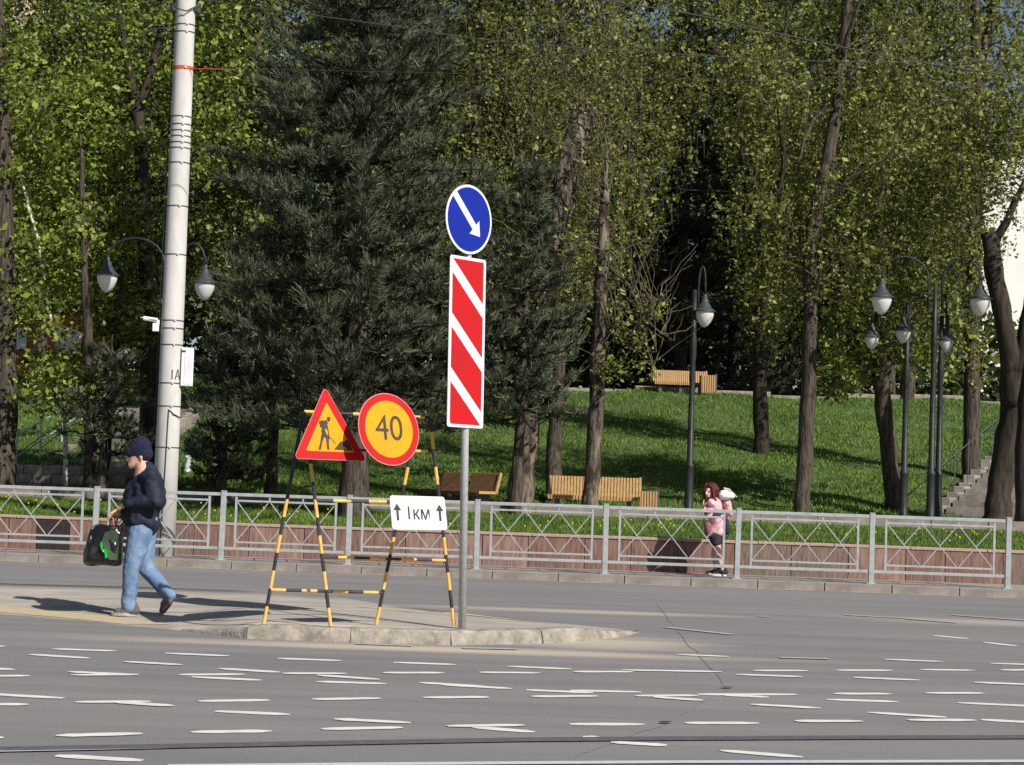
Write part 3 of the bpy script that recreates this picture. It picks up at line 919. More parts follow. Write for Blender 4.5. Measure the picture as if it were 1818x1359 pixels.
# --- trunks the photograph lets one tell apart
tree("maple_tree", "thick rough trunk cut by the left edge with leafy crown above", "tree", G1,
     tp([(4, 890, 26), (10, 700, 23), (8, 450, 20), (2, 200, 16), (-10, -40, 12)], 38.2),
     [bl(40, 180, 38.5, 1.7, 1.8), bl(60, 480, 38.3, 1.1, 1.1, .6), bl(-40, 300, 38.5, 1.6, 2.2)], BARK, LEAF_MAPLE, 75, 100, .105, .25)
tree("maple_tree", "green maple forking high up directly left of the concrete pole", "tree", G1,
     tp([(262, 890, 22), (266, 700, 20), (262, 480, 17), (252, 300, 14), (245, 190, 12)], 40.5),
     [bl(120, 100, 40.5, 1.7, 1.7, 1.2), bl(200, 330, 40, 1.4, 1.5, 1.1), bl(110, 440, 40, 1.3, 1.2, .9), bl(300, 60, 41, 1.6, 1.5, .9), bl(110, 260, 40.4, 1.3, 1.3, .9), bl(215, 560, 40.2, .9, .8, .5), bl(360, 230, 41, .9, 1.6, .4)],
     BARKD, LEAF_MAPLE, 210, 110, .105, .25, limbs=[[(*P(245, 200, 40.5), .12), (*P(225, 110, 40.3), .085), (*P(212, 30, 40.2), .06), (*P(205, -60, 40.2), .04)], [(*P(248, 190, 40.5), .11), (*P(275, 100, 40.6), .075), (*P(292, 10, 40.8), .05)], [(*P(258, 420, 40.5), .08), (*P(190, 300, 40.2), .05), (*P(120, 240, 40), .03)]])
tree("maple_tree", "leaning dark trunk in front of the left staircase", "tree", G1,
     tp([(180, 895, 13), (188, 790, 12), (198, 690, 11), (206, 600, 9), (214, 480, 7)], 39.6),
     [bl(190, 560, 39.5, .9, .6), bl(130, 660, 39.3, .8, .45, .8), bl(60, 640, 39.2, .8, .5, .6)], BARKD, LEAF_MAPLE, 60, 50, .12, .26)
tree("lime_tree", "straight grey trunk left of the man with bright low leaves", "tree", G1,
     tp([(160, 895, 13), (160, 760, 12), (158, 640, 11), (150, 480, 8), (146, 330, 5), (143, 230, 1.5)], 38.0),
     [bl(110, 690, 37.8, .85, .42, 1.1), bl(190, 690, 37.9, .5, .35, .5), bl(60, 560, 38, .8, .8, .6), bl(150, 430, 38, .9, .9, .6)], BARK, LEAF_LIME, 80, 50, .11, .26)
tree("birch_tree", "thin white birch stem leaning left of the left street lamp", "tree", G1,
     tp([(118, 800, 4.5), (110, 675, 4.2), (90, 560, 3.8), (72, 450, 3.4), (46, 350, 2.8), (10, 230, 2)], 39.0),
     [bl(30, 300, 39, .7, .7), bl(-10, 180, 39, .8, .8)], BARKB, LEAF_LIME, 26, 40, .085, flare=False)
tree("lime_tree", "old pollarded trunk with a sawn top and thin whips right of the blue sign", "tree", G1,
     tp([(920, 915, 27), (938, 760, 23), (962, 600, 22), (985, 430, 23), (1008, 300, 27), (1035, 200, 22)], 37.6),
     [bl(960, 260, 37.6, 1.2, 1.5, 1), bl(1080, 250, 37.8, 1.1, 1.3, 1), bl(1010, 90, 38, 1.5, 1.2, 1.2), bl(950, 480, 37.4, .9, 1.0, .5)], BARKP, LEAF_WEEP, 180, 50, .07, .3, weep=.7, strands=3, shoots=120, sag=.3)
tree("lime_tree", "dim grey trunk half hidden behind the lower bench left end", "tree", G1,
     tp([(982, 890, 17), (984, 780, 15), (990, 680, 13), (1000, 560, 11)], 39.4),
     [bl(1010, 520, 39.6, .9, .9)], BARK, LEAF_WEEP, 40, 34, .08, .28, weep=.5, strands=3, shoots=25)
tree("lime_tree", "pale patchy trunk rising in front of the lower slatted bench", "tree", G1,
     tp([(1046, 912, 16), (1055, 790, 16), (1062, 640, 16), (1068, 480, 13), (1073, 370, 10), (1076, 306, 4), (1079, 270, 1.5)], 36.6),
     [bl(1125, 560, 36.4, .62, .8, 1.0), bl(1110, 660, 36.5, .6, .35, .6), bl(1060, 430, 36.6, .7, 1.0, .6)], BARKP, LEAF_LIME, 75, 18, .085, .16, shoots=110,
     limbs=[[(*P(1066, 470, 36.6), .035), (*P(1110, 500, 36.4), .022), (*P(1150, 570, 36.3), .014), (*P(1195, 605, 36.2), .006)], [(*P(1066, 560, 36.6), .03), (*P(1120, 620, 36.4), .02), (*P(1165, 625, 36.3), .008)]])
tree("poplar_tree", "tall slender curving trunk left of the broken topped tree", "tree", G1,
     tp([(1422, 912, 16), (1432, 760, 16), (1438, 600, 15), (1440, 430, 14), (1462, 320, 14), (1486, 190, 12), (1498, 70, 11), (1512, -60, 9), (1525, -250, 6)], 38.0),
     [bl(1400, 150, 38.5, 1.7, 1.7, 1.2), bl(1560, 200, 38.6, 1.8, 2.0, 1.3), bl(1500, 420, 38.5, 1.5, 1.6, 1.1), bl(1370, 420, 38.4, 1.1, 1.5, .8), bl(1640, 420, 38.8, 1.3, 1.4, .8), bl(1450, -80, 38.5, 2.0, 1.5, .8)],
     BARK, LEAF_WEEP, 175, 165, .082, .27, weep=.7, strands=3, sag=.35, shoots=20,
     limbs=[[(*P(1478, 195, 38), .06), (*P(1450, 205, 37.8), .05), (*P(1428, 250, 37.7), .035), (*P(1418, 290, 37.6), .015)], [(*P(1488, 150, 38), .06), (*P(1560, 90, 38.2), .045), (*P(1640, 60, 38.4), .02)], [(*P(1440, 440, 38), .05), (*P(1380, 380, 38), .03), (*P(1340, 330, 38), .015)], [(*P(1495, 100, 38), .05), (*P(1520, 20, 37.6), .04), (*P(1560, -60, 37.4), .02)], [(*P(1450, 380, 37.8), .045), (*P(1520, 310, 37.3), .03), (*P(1590, 275, 37.1), .016)], [(*P(1436, 520, 37.9), .035), (*P(1475, 470, 37.5), .022), (*P(1500, 400, 37.3), .01)]])
tree("lime_tree", "short stout trunk with bright green leaves between the lamps at right", "tree", G1,
     tp([(1588, 912, 18), (1578, 800, 17), (1566, 700, 17), (1560, 640, 14), (1552, 520, 8)], 39.6),
     [bl(1510, 600, 39.4, .8, .85, 1.2), bl(1620, 560, 39.6, .9, .9, .9), bl(1480, 660, 39.3, .5, .4, .5), bl(1560, 440, 39.6, 1.0, .8, .7), bl(1640, 640, 39.8, .6, .4, .4)], BARK, LEAF_LIME, 120, 50, .11, .22)
tree("willow_tree", "massive dark forked trunk in front of the right staircase", "tree", G1,
     tp([(1768, 932, 27), (1780, 830, 25), (1800, 720, 28), (1788, 600, 19), (1768, 500, 19), (1757, 415, 17)], 37.4),
     [bl(1740, 260, 37.6, 1.3, 1.0, .9), bl(1800, 180, 37.8, 1.2, 1.1, .8)], BARKD, LEAF_WEEP, 110, 90, .08, .3, weep=.6, strands=3,
     limbs=[[(*P(1795, 720, 37.4), .2), (*P(1815, 620, 37.3), .14), (*P(1830, 520, 37.2), .12), (*P(1850, 400, 37.2), .08)], [(*P(1762, 440, 37.4), .1), (*P(1788, 390, 37.3), .075), (*P(1822, 318, 37.2), .06), (*P(1870, 230, 37.2), .04)]])
tree("willow_tree", "dark trunk cut off by the right edge of the view", "tree", G1,
     tp([(1822, 925, 22), (1820, 800, 20), (1828, 680, 18), (1850, 480, 14)], 36.2),
     [bl(1850, 330, 36.2, .7, .8)], BARKD, LEAF_WEEP, 20, 40, .085, .3, weep=.6)
tree("poplar_tree", "high twin stemmed tree above the right hand lamp", "tree", G1,
     tp([(1722, 800, 16), (1728, 500, 15), (1732, 300, 14), (1735, 150, 12), (1730, 0, 10), (1728, -120, 8)], 44.0),
     [bl(1690, 60, 44, 1.9, 1.9, 1), bl(1640, 250, 44, 1.7, 1.9, 1), bl(1700, 420, 44, 1.0, 1.8, .7), bl(1690, 600, 44, .4, .6, .15)], BARK, LEAF_WEEP, 130, 150, .09, .3, weep=.75, strands=3,
     limbs=[[(*P(1737, 140, 44), .12), (*P(1752, 60, 44), .1), (*P(1768, -40, 44), .07)]])
tree("willow_tree", "dark limbed tree arching over the upper bench", "tree", G1,
     tp([(1352, 700, 15), (1345, 500, 14), (1338, 310, 12), (1318, 240, 11), (1302, 150, 10), (1285, 105, 9), (1236, 45, 7), (1225, -40, 5)], 47.0),
     [bl(1240, 60, 47, 2.4, 1.5, 1.1), bl(1130, 170, 47, 2.0, 1.9, 1.2), bl(1100, 350, 47.5, 1.4, 1.8, .9), bl(1370, 230, 47, 1.5, 2.0, 1.0), bl(1370, 470, 47, .7, 1.8, .5)], BARKD, LEAF_WEEP, 170, 150, .095, .32, weep=.8, strands=3,
     limbs=[[(*P(1312, 190, 47), .11), (*P(1265, 158, 47), .09), (*P(1225, 158, 47), .075), (*P(1190, 182, 46.4), .05), (*P(1170, 205, 46), .03)], [(*P(1340, 330, 46.6), .10), (*P(1300, 250, 45.6), .07), (*P(1250, 200, 45.2), .035)], [(*P(1342, 420, 46.6), .09), (*P(1390, 300, 45.6), .07), (*P(1380, 150, 45), .05), (*P(1400, 20, 45), .03)]])

# --- woods behind: two prototypes, then copies
def proto(name, label, H, blobs, leafm, nclus, per, ls, spread, weep, tr=.2, bark=BARK):
    T = [(0, 0, 0, tr), (.1, 0, H * .2, tr * .85), (-.1, 0, H * .45, tr * .65), (.15, .1, H * .7, tr * .4), (0, 0, H * .95, .04)]
    return tree(name, label, "tree", G1, T, blobs, bark, leafm, nclus, per, ls, spread, weep=weep, strands=3 if weep else 0)
pa = proto("leafy_tree", "", 15, [(0, 0, 11, 2.6, 2.6, 3.6, 1.3), (1.2, 0, 7, 2.4, 2.2, 2.4, 1), (-1.3, .3, 7.5, 2.3, 2.2, 2.5, 1), (0, 0, 4.4, 2.2, 2, 1.6, .7)], LEAF_MID, 260, 115, .13, .38, 0)
pb = proto("hanging_tree", "", 17, [(0, 0, 13, 2.8, 2.6, 3.6, 1.2), (1.3, 0, 8.5, 2.5, 2.2, 3, 1), (-1.3, .2, 8.0, 2.5, 2.2, 3, 1), (0, 0, 5, 2.4, 2, 1.8, .8)], LEAF_MID, 190, 165, .115, .38, .8)
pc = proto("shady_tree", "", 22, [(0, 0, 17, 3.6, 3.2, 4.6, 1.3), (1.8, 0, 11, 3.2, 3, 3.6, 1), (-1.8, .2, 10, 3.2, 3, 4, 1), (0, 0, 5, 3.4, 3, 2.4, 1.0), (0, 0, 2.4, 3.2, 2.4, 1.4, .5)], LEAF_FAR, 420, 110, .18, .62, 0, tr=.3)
wood = [  # proto, px, Y, scale, turn, label
 (pa, 60, 52, 1.0, .3, "leafy tree at the far left beyond the staircase"),
 (pa, 290, 53, 1.1, 1.9, "leafy tree showing either side of the concrete pole"),
 (pa, 440, 50, .95, 3.3, "pale green tree peeping out left of the big pine top"),
 (pb, 830, 52, 1.0, .8, "olive green tree above the round blue sign"),
 (pb, 980, 54, 1.05, 2.2, "yellowish twiggy tree behind the pollarded trunk"),
 (pb, 1490, 61, 1.1, 4.0, "hanging leaved tree behind the tall slender trunk"),
 (pb, 1610, 57.5, 1.1, 5.2, "hanging leaved tree behind the pair of right lamps"),
 (pa, 1345, 66, 1.0, 5.5, "light green tree right of the dark gap"),
 (pa, 720, 56, 1.1, 2.7, "bright leaved tree behind the right side of the big pine"),
 (pc, -20, 74, 1.0, 0, "far shady tree in the top left corner"),
 (pc, 180, 78, 1.05, 1, "far shady tree left of the concrete pole top"),
 (pc, 390, 75, 1.0, 2, "far shady tree right of the concrete pole top"),
 (pc, 590, 79, 1.1, 3, "far shady tree behind the big pine crown"),
 (pc, 800, 76, 1.0, 4, "far shady tree over the blue arrow sign"),
 (pc, 1000, 80, 1.1, 5, "far shady tree behind the sawn trunk top"),
 (pc, 1190, 78, 1.1, 6, "far shady tree high above the upper bench"),
 (pc, 1390, 82, 1.1, .5, "far shady tree behind the slender trunk"),
 (pc, 1575, 78, 1.0, 1.5, "far shady tree above the right lamps"),
]
used = set()
for pr, px, Y, s, rz, lb in wood:
    o = pr if pr.name not in used else copy_tree(pr)
    used.add(pr.name)
    q = base(px, Y); o.location = q; o.rotation_euler = (0, 0, rz); o.scale = (s, s, s); o["label"] = lb

# thicket closing the view under the far crowns
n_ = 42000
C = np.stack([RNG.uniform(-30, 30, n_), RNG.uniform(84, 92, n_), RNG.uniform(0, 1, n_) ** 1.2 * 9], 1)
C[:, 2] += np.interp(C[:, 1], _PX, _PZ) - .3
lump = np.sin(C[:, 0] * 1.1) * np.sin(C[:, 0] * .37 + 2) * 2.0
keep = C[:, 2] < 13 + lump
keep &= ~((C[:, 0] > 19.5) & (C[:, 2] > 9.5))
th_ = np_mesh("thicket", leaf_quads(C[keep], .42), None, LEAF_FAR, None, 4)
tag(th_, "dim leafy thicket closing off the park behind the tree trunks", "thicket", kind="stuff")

# ------------------------------------------------------------------ grass
def blades(n, x0, x1, D0, D1, h, w, dens=None):
    x = RNG.uniform(x0, x1, n); D = D0 + (D1 - D0) * RNG.uniform(0, 1, n) ** 1.3
    y = D - SL * x
    z = np.interp(D, _PX, _PZ) + np.where(D > 39.5, .05 * np.sin(x * .9 + y * .5) + .04 * np.sin(x * 2.1 - y * 1.1), 0)
    C = np.stack([x, y, z - .01], 1)
    pat = .6 + .5 * (np.sin(x * 1.7 + np.sin(y * 1.1) * 2) * np.sin(y * 1.3 + x * .4) * .5 + .5)
    ang = RNG.uniform(0, PI, n); s = np.stack([np.cos(ang), np.sin(ang), 0 * ang], 1) * w * .5
    d = np.stack([RNG.normal(0, .35, n), RNG.normal(0, .35, n), np.ones(n)], 1) * (h * RNG.uniform(.4, 1.3, n) * pat)[:, None]
    return np.stack([C - s, C + s, C + d], 1).reshape(-1, 3)
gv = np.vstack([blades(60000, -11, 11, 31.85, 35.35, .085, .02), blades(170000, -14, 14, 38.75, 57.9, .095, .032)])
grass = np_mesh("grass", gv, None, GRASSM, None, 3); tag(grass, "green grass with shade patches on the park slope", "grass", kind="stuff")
fm = MB()
for _ in range(170):
    x = random.uniform(-10, 10); D = random.choice((random.uniform(31.9, 35.2), random.uniform(31.9, 35.2), random.uniform(39, 50)))
    y = atD(D, x); z = tz(x, y) + random.uniform(.08, .17)
    fm.lathe([(.004, -.02), (.017, 0), (.008, .01)], (x, y, z), 6)
fl = fm.build("dandelions", FLOWER); tag(fl, "small yellow dandelion flowers in the grass strip", "flowers", kind="stuff")

# ================================================================== STREET FURNITURE
BOWL = leaf_mat("frosted_lamp_bowl", [(0, (.86, .87, .87)), (1, (.9, .9, .89))], .45, .15)
def lamp_head(parent, c, s=1.0):
    """hanging bell lantern; c: top of finial"""
    o = MB().lathe([(.012, 0), (.03, -.03), (.05, -.10), (.075, -.12), (.08, -.19), (.10, -.20), (.13, -.27), (.19, -.33), (.235, -.355), (.235, -.37), (.2, -.37)], (0, 0, 0), 20).build("lamp_cap", CAPM, parent, smooth=True)
    o.location = c; o.scale = (s, s, s)
    b = MB().lathe([(.185, -.365), (.19, -.42), (.17, -.5), (.13, -.585), (.075, -.655), (.02, -.69)], (0, 0, 0), 20).build("lamp_bowl", BOWL, o, smooth=True)
    return o

def lamp_post(label, px, Y, top_py, heads, s=1.0, lean=0.0, group="park street lamps"):
    q = base(px, Y)
    H = P(px, top_py, Y).z - q.z
    root = empty("street_lamp", q, 0, label, "street lamp", group)
    k = F / Y
    MB().lathe([(.12, -.1), (.12, .05), (.085, .1), (.075, .9), (.082, .92), (.082, .98), (.06, 1.0), (.052, H * .62), (.064, H * .64), (.064, H * .70), (.05, H * .72), (.042, H * .9)], (0, 0, 0), 14).build("post", LAMPM, root, smooth=True)
    for hp in heads:
        hx = P(hp[0], hp[1], Y).x - q.x; hz = P(hp[0], hp[1], Y).z - q.z
        sgn = 1 if hx > 0 else -1
        top = max(H, hz + .35)
        pts = [(0, 0, H * .79), (0, 0, top - .45)]
        for a in np.linspace(0, PI, 9)[1:]:
            o0 = sgn * (.13 if len(heads) > 1 else .07) if abs(hx) > .14 else 0
            pts.append((o0 + (hx - o0) / 2 * (1 - math.cos(a)), 0, top - .45 + .4 * math.sin(a) + .05 * a / PI))
        pts.append((hx, 0, hz))
        pts = [(p[0] + sgn * (.13 if len(heads) > 1 else .07) * (1 if i < 2 else 0), p[1], p[2]) for i, p in enumerate(pts)]
        MB().tube(pts, .021, 8).build("arm", LAMPM, root, smooth=True)
        lamp_head(root, (hx, 0, hz), s)
    if len(heads) > 1:
        for zz in (.80, .86): MB().box((0, 0, H * zz), (.30, .05, .025)).build("bracket", LAMPM, root)
    return root
lamp_post("single lantern street lamp in front of the upper bench", 1222, 37.2, 470, [(1252, 522)], .92)
lamp_post("nearer twin lantern street lamp left of the forked trunk", 1651, 37.0, 455, [(1566, 494), (1741, 497)], 1.0)
lamp_post("farther twin lantern street lamp just behind the nearer twin one", 1664, 38.0, 520, [(1549, 574), (1680, 580)], .74)
lamp_post("thin street lamp with one lantern right of the stout trunk", 1603, 37.7, 535, [(1604, 562)], .76)
lamp_post("twin lantern street lamp hidden by the concrete pole", 287, 33.3, 428, [(192, 455), (365, 469)], .9)

# benches
def bench(label, c, rz, L_, wood, group="slatted park benches", split=True):
    root = empty("park_bench", c, rz, label, "bench", group)
    root.scale = (1, .9, .74)
    n = int(L_ / .058)
    b = MB()
    T = Matrix.Rotation(math.radians(-14), 3, 'X')
    for i in range(n):
        x = -L_ / 2 + (i + .5) * L_ / n
        if split and abs(x) < .05: continue
        b.box(Vector((x, .28, .66)), (.044, .022, .50), T)
    b.build("backrest_slats", wood, root, kind="stuff")
    b = MB()
    for i in range(n):
        x = -L_ / 2 + (i + .5) * L_ / n
        if split and abs(x) < .05: continue
        b.box((x, -.02, .41), (.044, .46, .025)); b.box((x, -.262, .365), (.044, .022, .11))
    b.build("seat_slats", wood, root, kind="stuff")
    for z, y in ((.52, .265), (.80, .335)): MB().box((0, y, z), (L_ - .02, .02, .05)).build("back_rail", BLK, root)
    MB().box((0, .0, .365), (L_ - .02, .35, .04)).build("seat_frame", BLK, root)
    for x in (-L_ / 2 + .18, 0, L_ / 2 - .18):
        MB().box((x, .02, .17), (.09, .36, .34)).build("leg", BIND, root)
    for x in (-L_ / 2 - .03, L_ / 2 + .03):
        b = MB(); b.box((x, -.02, .40), (.045, .5, .07)); b.bar((x, .22, .38), (x, .345, .92), .045, .06, (0, 1, 0)); b.build("side_frame", WOOD if x > 0 else BLK, root)
    return root
def on_path(px, D):
    x = (px - CX) / F * D
    for _ in range(5):
        y = atD(D, x); q = proj((x, y, tz(x, y))); x += (px - q[0]) / F * D
    return Vector((x, atD(D, x), tz(x, atD(D, x)) + .012))
q = on_path(1052, 37.6); bench("long golden slatted bench behind the pale patchy trunk", q, phi, 1.72, WOOD)
q = on_path(814, 38.0); bench("slatted bench coloured darker for shade, turned sideways behind the sign post", q, math.radians(-48), 1.62, WOOD_SHADED)
q = on_path(1207, 57.4); bench("distant light wooden bench at the top of the grass slope", q, .06, 1.55, WOOD, split=False)
def bin_(label, c, rz, s=1.0, group="slatted litter bins"):
    root = empty("litter_bin", c, rz, label, "litter bin", group)
    b = MB()
    for i in range(6): b.box((-.13 + i * .052, -.15, .30), (.036, .02, .54))
    for i in range(6): b.box((-.13 + i * .052, .15, .30), (.036, .02, .54))
    for i in range(6):
        b.box((-.165, -.13 + i * .052, .30), (.02, .036, .54))
    b.build("slats", WOOD, root, kind="stuff")
    MB().box((0, 0, .29), (.28, .26, .52)).build("liner", BIND, root)
    MB().box((.168, 0, .31), (.022, .34, .60)).build("side_panel", BIND, root)
    MB().box((0, 0, .02), (.34, .32, .03)).build("base", BIND, root)
    root.scale = (s, s, s * .76)
q = on_path(1152, 37.3); bin_("slatted wooden litter bin beside the golden bench", q, phi)
q = on_path(1256, 57.2); bin_("small wooden litter bin beside the distant upper bench", q, .1, 1.25)
# white bollard / plaster post behind the pole
q = base(333, 42.0)
r0 = empty("plaster_urn", q, 0, "small white plaster urn on a post right of the concrete pole", "urn")
MB().lathe([(.09, -.1), (.09, .02), (.06, .05), (.055, .26), (.085, .28), (.07, .32)], (0, 0, 0), 14).build("pedestal", SWHITE, r0, smooth=True)
MB().lathe([(.05, .32), (.10, .40), (.115, .50), (.10, .58), (.05, .62)], (0, 0, 0), 14).build("bowl", SWHITE, r0, smooth=True)

# ------------------------------------------------------------------ concrete pole and what hangs on it
YP = 31.42
pb_ = P(289, 985, YP); pz = .122
pole = empty("concrete_pole", (pb_.x, YP, pz), 0, "tall tapering pale concrete pole behind the walking man", "utility pole")
HP = 13.5
def prad(z): return .192 - .0042 * z
MB().tube([(0, 0, -.3), (0, 0, 2.2), (0, 0, 5), (0, 0, 9), (0, 0, HP)], [prad(0) , prad(2.2), prad(5), prad(9), prad(HP)], 32).build("shaft", CONC, pole, smooth=True)
def hz_(py): return P(300, py, YP).z - pz
for py, m in ((58, STRAP), (45, STRAP), (122, ORANGE), (208, STRAP), (222, STRAP), (233, STRAP), (243, STRAP), (254, STRAP), (264, STRAP), (290, STRAP), (367, STRAP), (453, STRAP), (570, STRAP), (584, STRAP), (613, STRAP), (681, STRAP), (722, STRAP), (795, STRAP)):
    z = hz_(py); r = prad(z) + .004; w = .03 if m is ORANGE else .0095
    b = MB(); b.lathe([(r - .02, -w), (r, -w), (r, w), (r - .02, w)], (0, 0, z), 28)
    a = -1.2; b.box((r * math.cos(a), r * math.sin(a), z), (.035, .03, .03), Matrix.Rotation(a, 3, 'Z'), mi=1)
    b.build("strap", [m, GALV], pole)
b = MB(); z = hz_(18); r = prad(z)
b.box((0, -r * .2, z), (2 * r + .12, .1, .05)); b.box((-r - .07, -.05, z + .03), (.05, .05, .16)); b.box((r + .07, -.05, z + .03), (.05, .05, .16))
b.tube([(-r - .07, -.08, z + .1), (-.1, -r - .05, z - .02), (.05, -r - .06, z - .06), (r + .07, -.08, z + .08)], .012, 6)
b.build("top_bracket", STRAP, pole)
# cable down the pole
pts = [(.05, -(prad(hz_(y)) + .004), hz_(y)) for y in (728, 800, 870, 930)]
pts = [(.03 - .012 * i + .0, -(prad(p[2]) + .006), p[2]) for i, p in enumerate(pts)]
pts = [(prad(2.2) + .02, -.06, hz_(742)), (.11, -(prad(2.3) * .84 + .02), hz_(736))] + pts + [(-.02, -.2, .0)]
MB().tube(pts, .009, 6).build("cable", BLKP, pole, smooth=True)
pts = [(-prad(z) - .03, -.02 + .01 * math.sin(z), z) for z in np.linspace(2.0, 10, 9)]
MB().tube(pts, .012, 6).build("conduit", BLKP, pole, smooth=True)

def text_mesh(body, size, extrude=.002, bold=0.0):
    cu = bpy.data.curves.new("lettering", 'FONT'); cu.body = body; cu.size = size; cu.extrude = extrude; cu.offset = bold
    cu.align_x = 'CENTER'; cu.align_y = 'CENTER'
    ob = bpy.data.objects.new("lettering", cu); COL.objects.link(ob)
    dg = bpy.context.evaluated_depsgraph_get()
    me = bpy.data.meshes.new_from_object(ob.evaluated_get(dg))
    bpy.data.objects.remove(ob)
    return me
def text(body, size, m, parent, loc, sx=1.0, bold=0.0, name="lettering"):
    """lettering in the local x,z plane facing -y"""
    me = text_mesh(body, size, .0015, bold)
    me.materials.clear(); me.materials.append(m)
    for v in me.vertices:
        x, y, z = v.co; v.co = (x * sx, -z, y)
    o = bpy.data.objects.new(name, me); COL.objects.link(o); o.parent = parent; o.location = loc
    return o
# stencilled number wraps round the shaft
me = text_mesh("1А", .22, .0, .002)
me.materials.clear(); me.materials.append(SINK)
zt = hz_(667)
for v in me.vertices:
    x, y, z = v.co; r = prad(zt) + .003
    a = (x * .75 + .115) / r - PI / 2
    v.co = (r * math.cos(a), r * math.sin(a), zt + y)
o = bpy.data.objects.new("stencilled_number", me); COL.objects.link(o); o.parent = pole
# camera
c = P(262, 577, YP)
r0 = empty("security_camera", (pb_.x - prad(4) - .02, YP - .02, c.z), 0, "white security camera on the left side of the concrete pole", "camera")
MB().box((-.06, 0, -.04), (.10, .12, .13)).build("junction_box", WHITEP, r0, bevel=.008)
b = MB(); R = Matrix.Rotation(math.radians(6), 3, 'Y')
b.tube([R @ Vector((-.05, -.0, .07)), R @ Vector((-.27, -.03, .07))], .036, 14); b.build("body", WHITEP, r0, smooth=False)
MB().box((-.165, -.015, .097), (.27, .09, .012), R).build("sun_shield", WHITEP, r0)
MB().tube([R @ Vector((-.27, -.03, .07)), R @ Vector((-.274, -.031, .07))], .028, 14).build("lens", BLKP, r0)
MB().box((-.03, 0, .04), (.05, .05, .08)).build("bracket", WHITEP, r0)
# equipment box
zc = (hz_(617) + hz_(685)) / 2; hh = hz_(617) - hz_(685)
r0 = empty("equipment_box", (pb_.x + prad(4) + .085, YP + .03, pz + zc), math.radians(8), "flat white equipment box strapped to the right side of the pole", "cabinet")
MB().box((0, 0, 0), (.19, .26, hh)).build("case", WHITEP, r0, bevel=.01)
MB().box((.02, -.133, -.01), (.125, .008, hh - .08)).build("door", SWHITE, r0)
MB().box((-.055, -.134, hh / 2 - .06), (.06, .006, .03)).build("sticker", BLKP, r0)
# small antenna case in behind left side
# wires
def wire(label, pts, r, m, group="overhead wires"):
    pts = [P(*p) for p in pts]
    sp = smooth_path([(p.x, p.y, p.z, r) for p in pts], 6)
    o = MB().tube([Vector(p[:3]) for p in sp], r, 6).build("overhead_wire", m, smooth=True)
    return tag(o, label, "wire", group)
wire("dark wire sagging across the pine tops into a bright stretch at right", [(-900, -90, 29), (100, -30, 29), (460, 15, 29), (700, 47, 29), (900, 75, 29), (1230, 98, 29), (1500, 110, 29), (1818, 106, 29), (2700, 60, 29)], .008, WIRE)
wire("faint thin wire running level from the orange strap on the pole", [(336, 122, 31.42), (500, 124, 31.2), (900, 133, 30.6), (1300, 143, 30), (1818, 156, 29.4), (2700, 160, 28)], .0045, WIRE)
wire("thick dark cable bundle descending through the upper right leaves", [(700, -60, 33), (1080, 2, 33), (1250, 30, 33), (1500, 85, 33), (1800, 135, 33), (2700, 240, 33)], .012, WIRE)
wire("short wire crossing the very top left corner", [(-900, 90, 33), (0, 34, 33), (120, 22, 33), (306, 46, 31.6)], .007, WIRE)
wire("white ended guy wire stub left of the pole top", [(318, 54, 31.42), (285, 50, 31.6), (250, 60, 31.9)], .010, WIREG)
wire("orange tail of webbing leaving the pole strap", [(338, 122, 31.3), (375, 123, 31.2), (415, 124, 31.1)], .007, ORANGE)

# ================================================================== SIGNS
def frame_mat(c, u, v):
    """matrix with local x=u, z=v, front facing -y"""
    u = u.normalized(); y = v.cross(u).normalized(); v = u.cross(y).normalized()
    return Matrix(((u.x, y.x, v.x, c.x), (u.y, y.y, v.y, c.y), (u.z, y.z, v.z, c.z), (0, 0, 0, 1)))

def rrect(w, h, r, n=5):
    out = []
    for cx, cz, a0 in ((w / 2 - r, h / 2 - r, 0), (-w / 2 + r, h / 2 - r, 90), (-w / 2 + r, -h / 2 + r, 180), (w / 2 - r, -h / 2 + r, 270)):
        for i in range(n + 1):
            a = math.radians(a0 + 90 * i / n); out.append((cx + r * math.cos(a), cz + r * math.sin(a)))
    return out
def circle(r, n=48): return [(r * math.cos(2 * PI * i / n), r * math.sin(2 * PI * i / n)) for i in range(n)]
def rtri(side, r, n=5):
    h = side * math.sqrt(3) / 2
    inr = h / 3
    out = []
    k = (inr - r) / inr
    for ang in (90, 210, 330):
        cx, cz = (2 * h / 3) * k * math.cos(math.radians(ang)), (2 * h / 3) * k * math.sin(math.radians(ang))
        for i in range(n + 1):
            a = math.radians(ang - 60 + 120 * i / n); out.append((cx + r * math.cos(a), cz + r * math.sin(a)))
    return out
def clip(poly, xmin, xmax, zmin, zmax):
    def cl(ps, f, inter):
        o_ = []
        for i in range(len(ps)):
            a, b = ps[i - 1], ps[i]
            if f(b):
                if not f(a): o_.append(inter(a, b))
                o_.append(b)
            elif f(a): o_.append(inter(a, b))
        return o_
    def ix(v): return lambda a, b: (v, a[1] + (b[1] - a[1]) * (v - a[0]) / (b[0] - a[0]))
    def iz(v): return lambda a, b: (a[0] + (b[0] - a[0]) * (v - a[1]) / (b[1] - a[1]), v)
    for f, i_ in ((lambda p: p[0] >= xmin, ix(xmin)), (lambda p: p[0] <= xmax, ix(xmax)), (lambda p: p[1] >= zmin, iz(zmin)), (lambda p: p[1] <= zmax, iz(zmax))):
        if poly: poly = cl(poly, f, i_)
    return poly

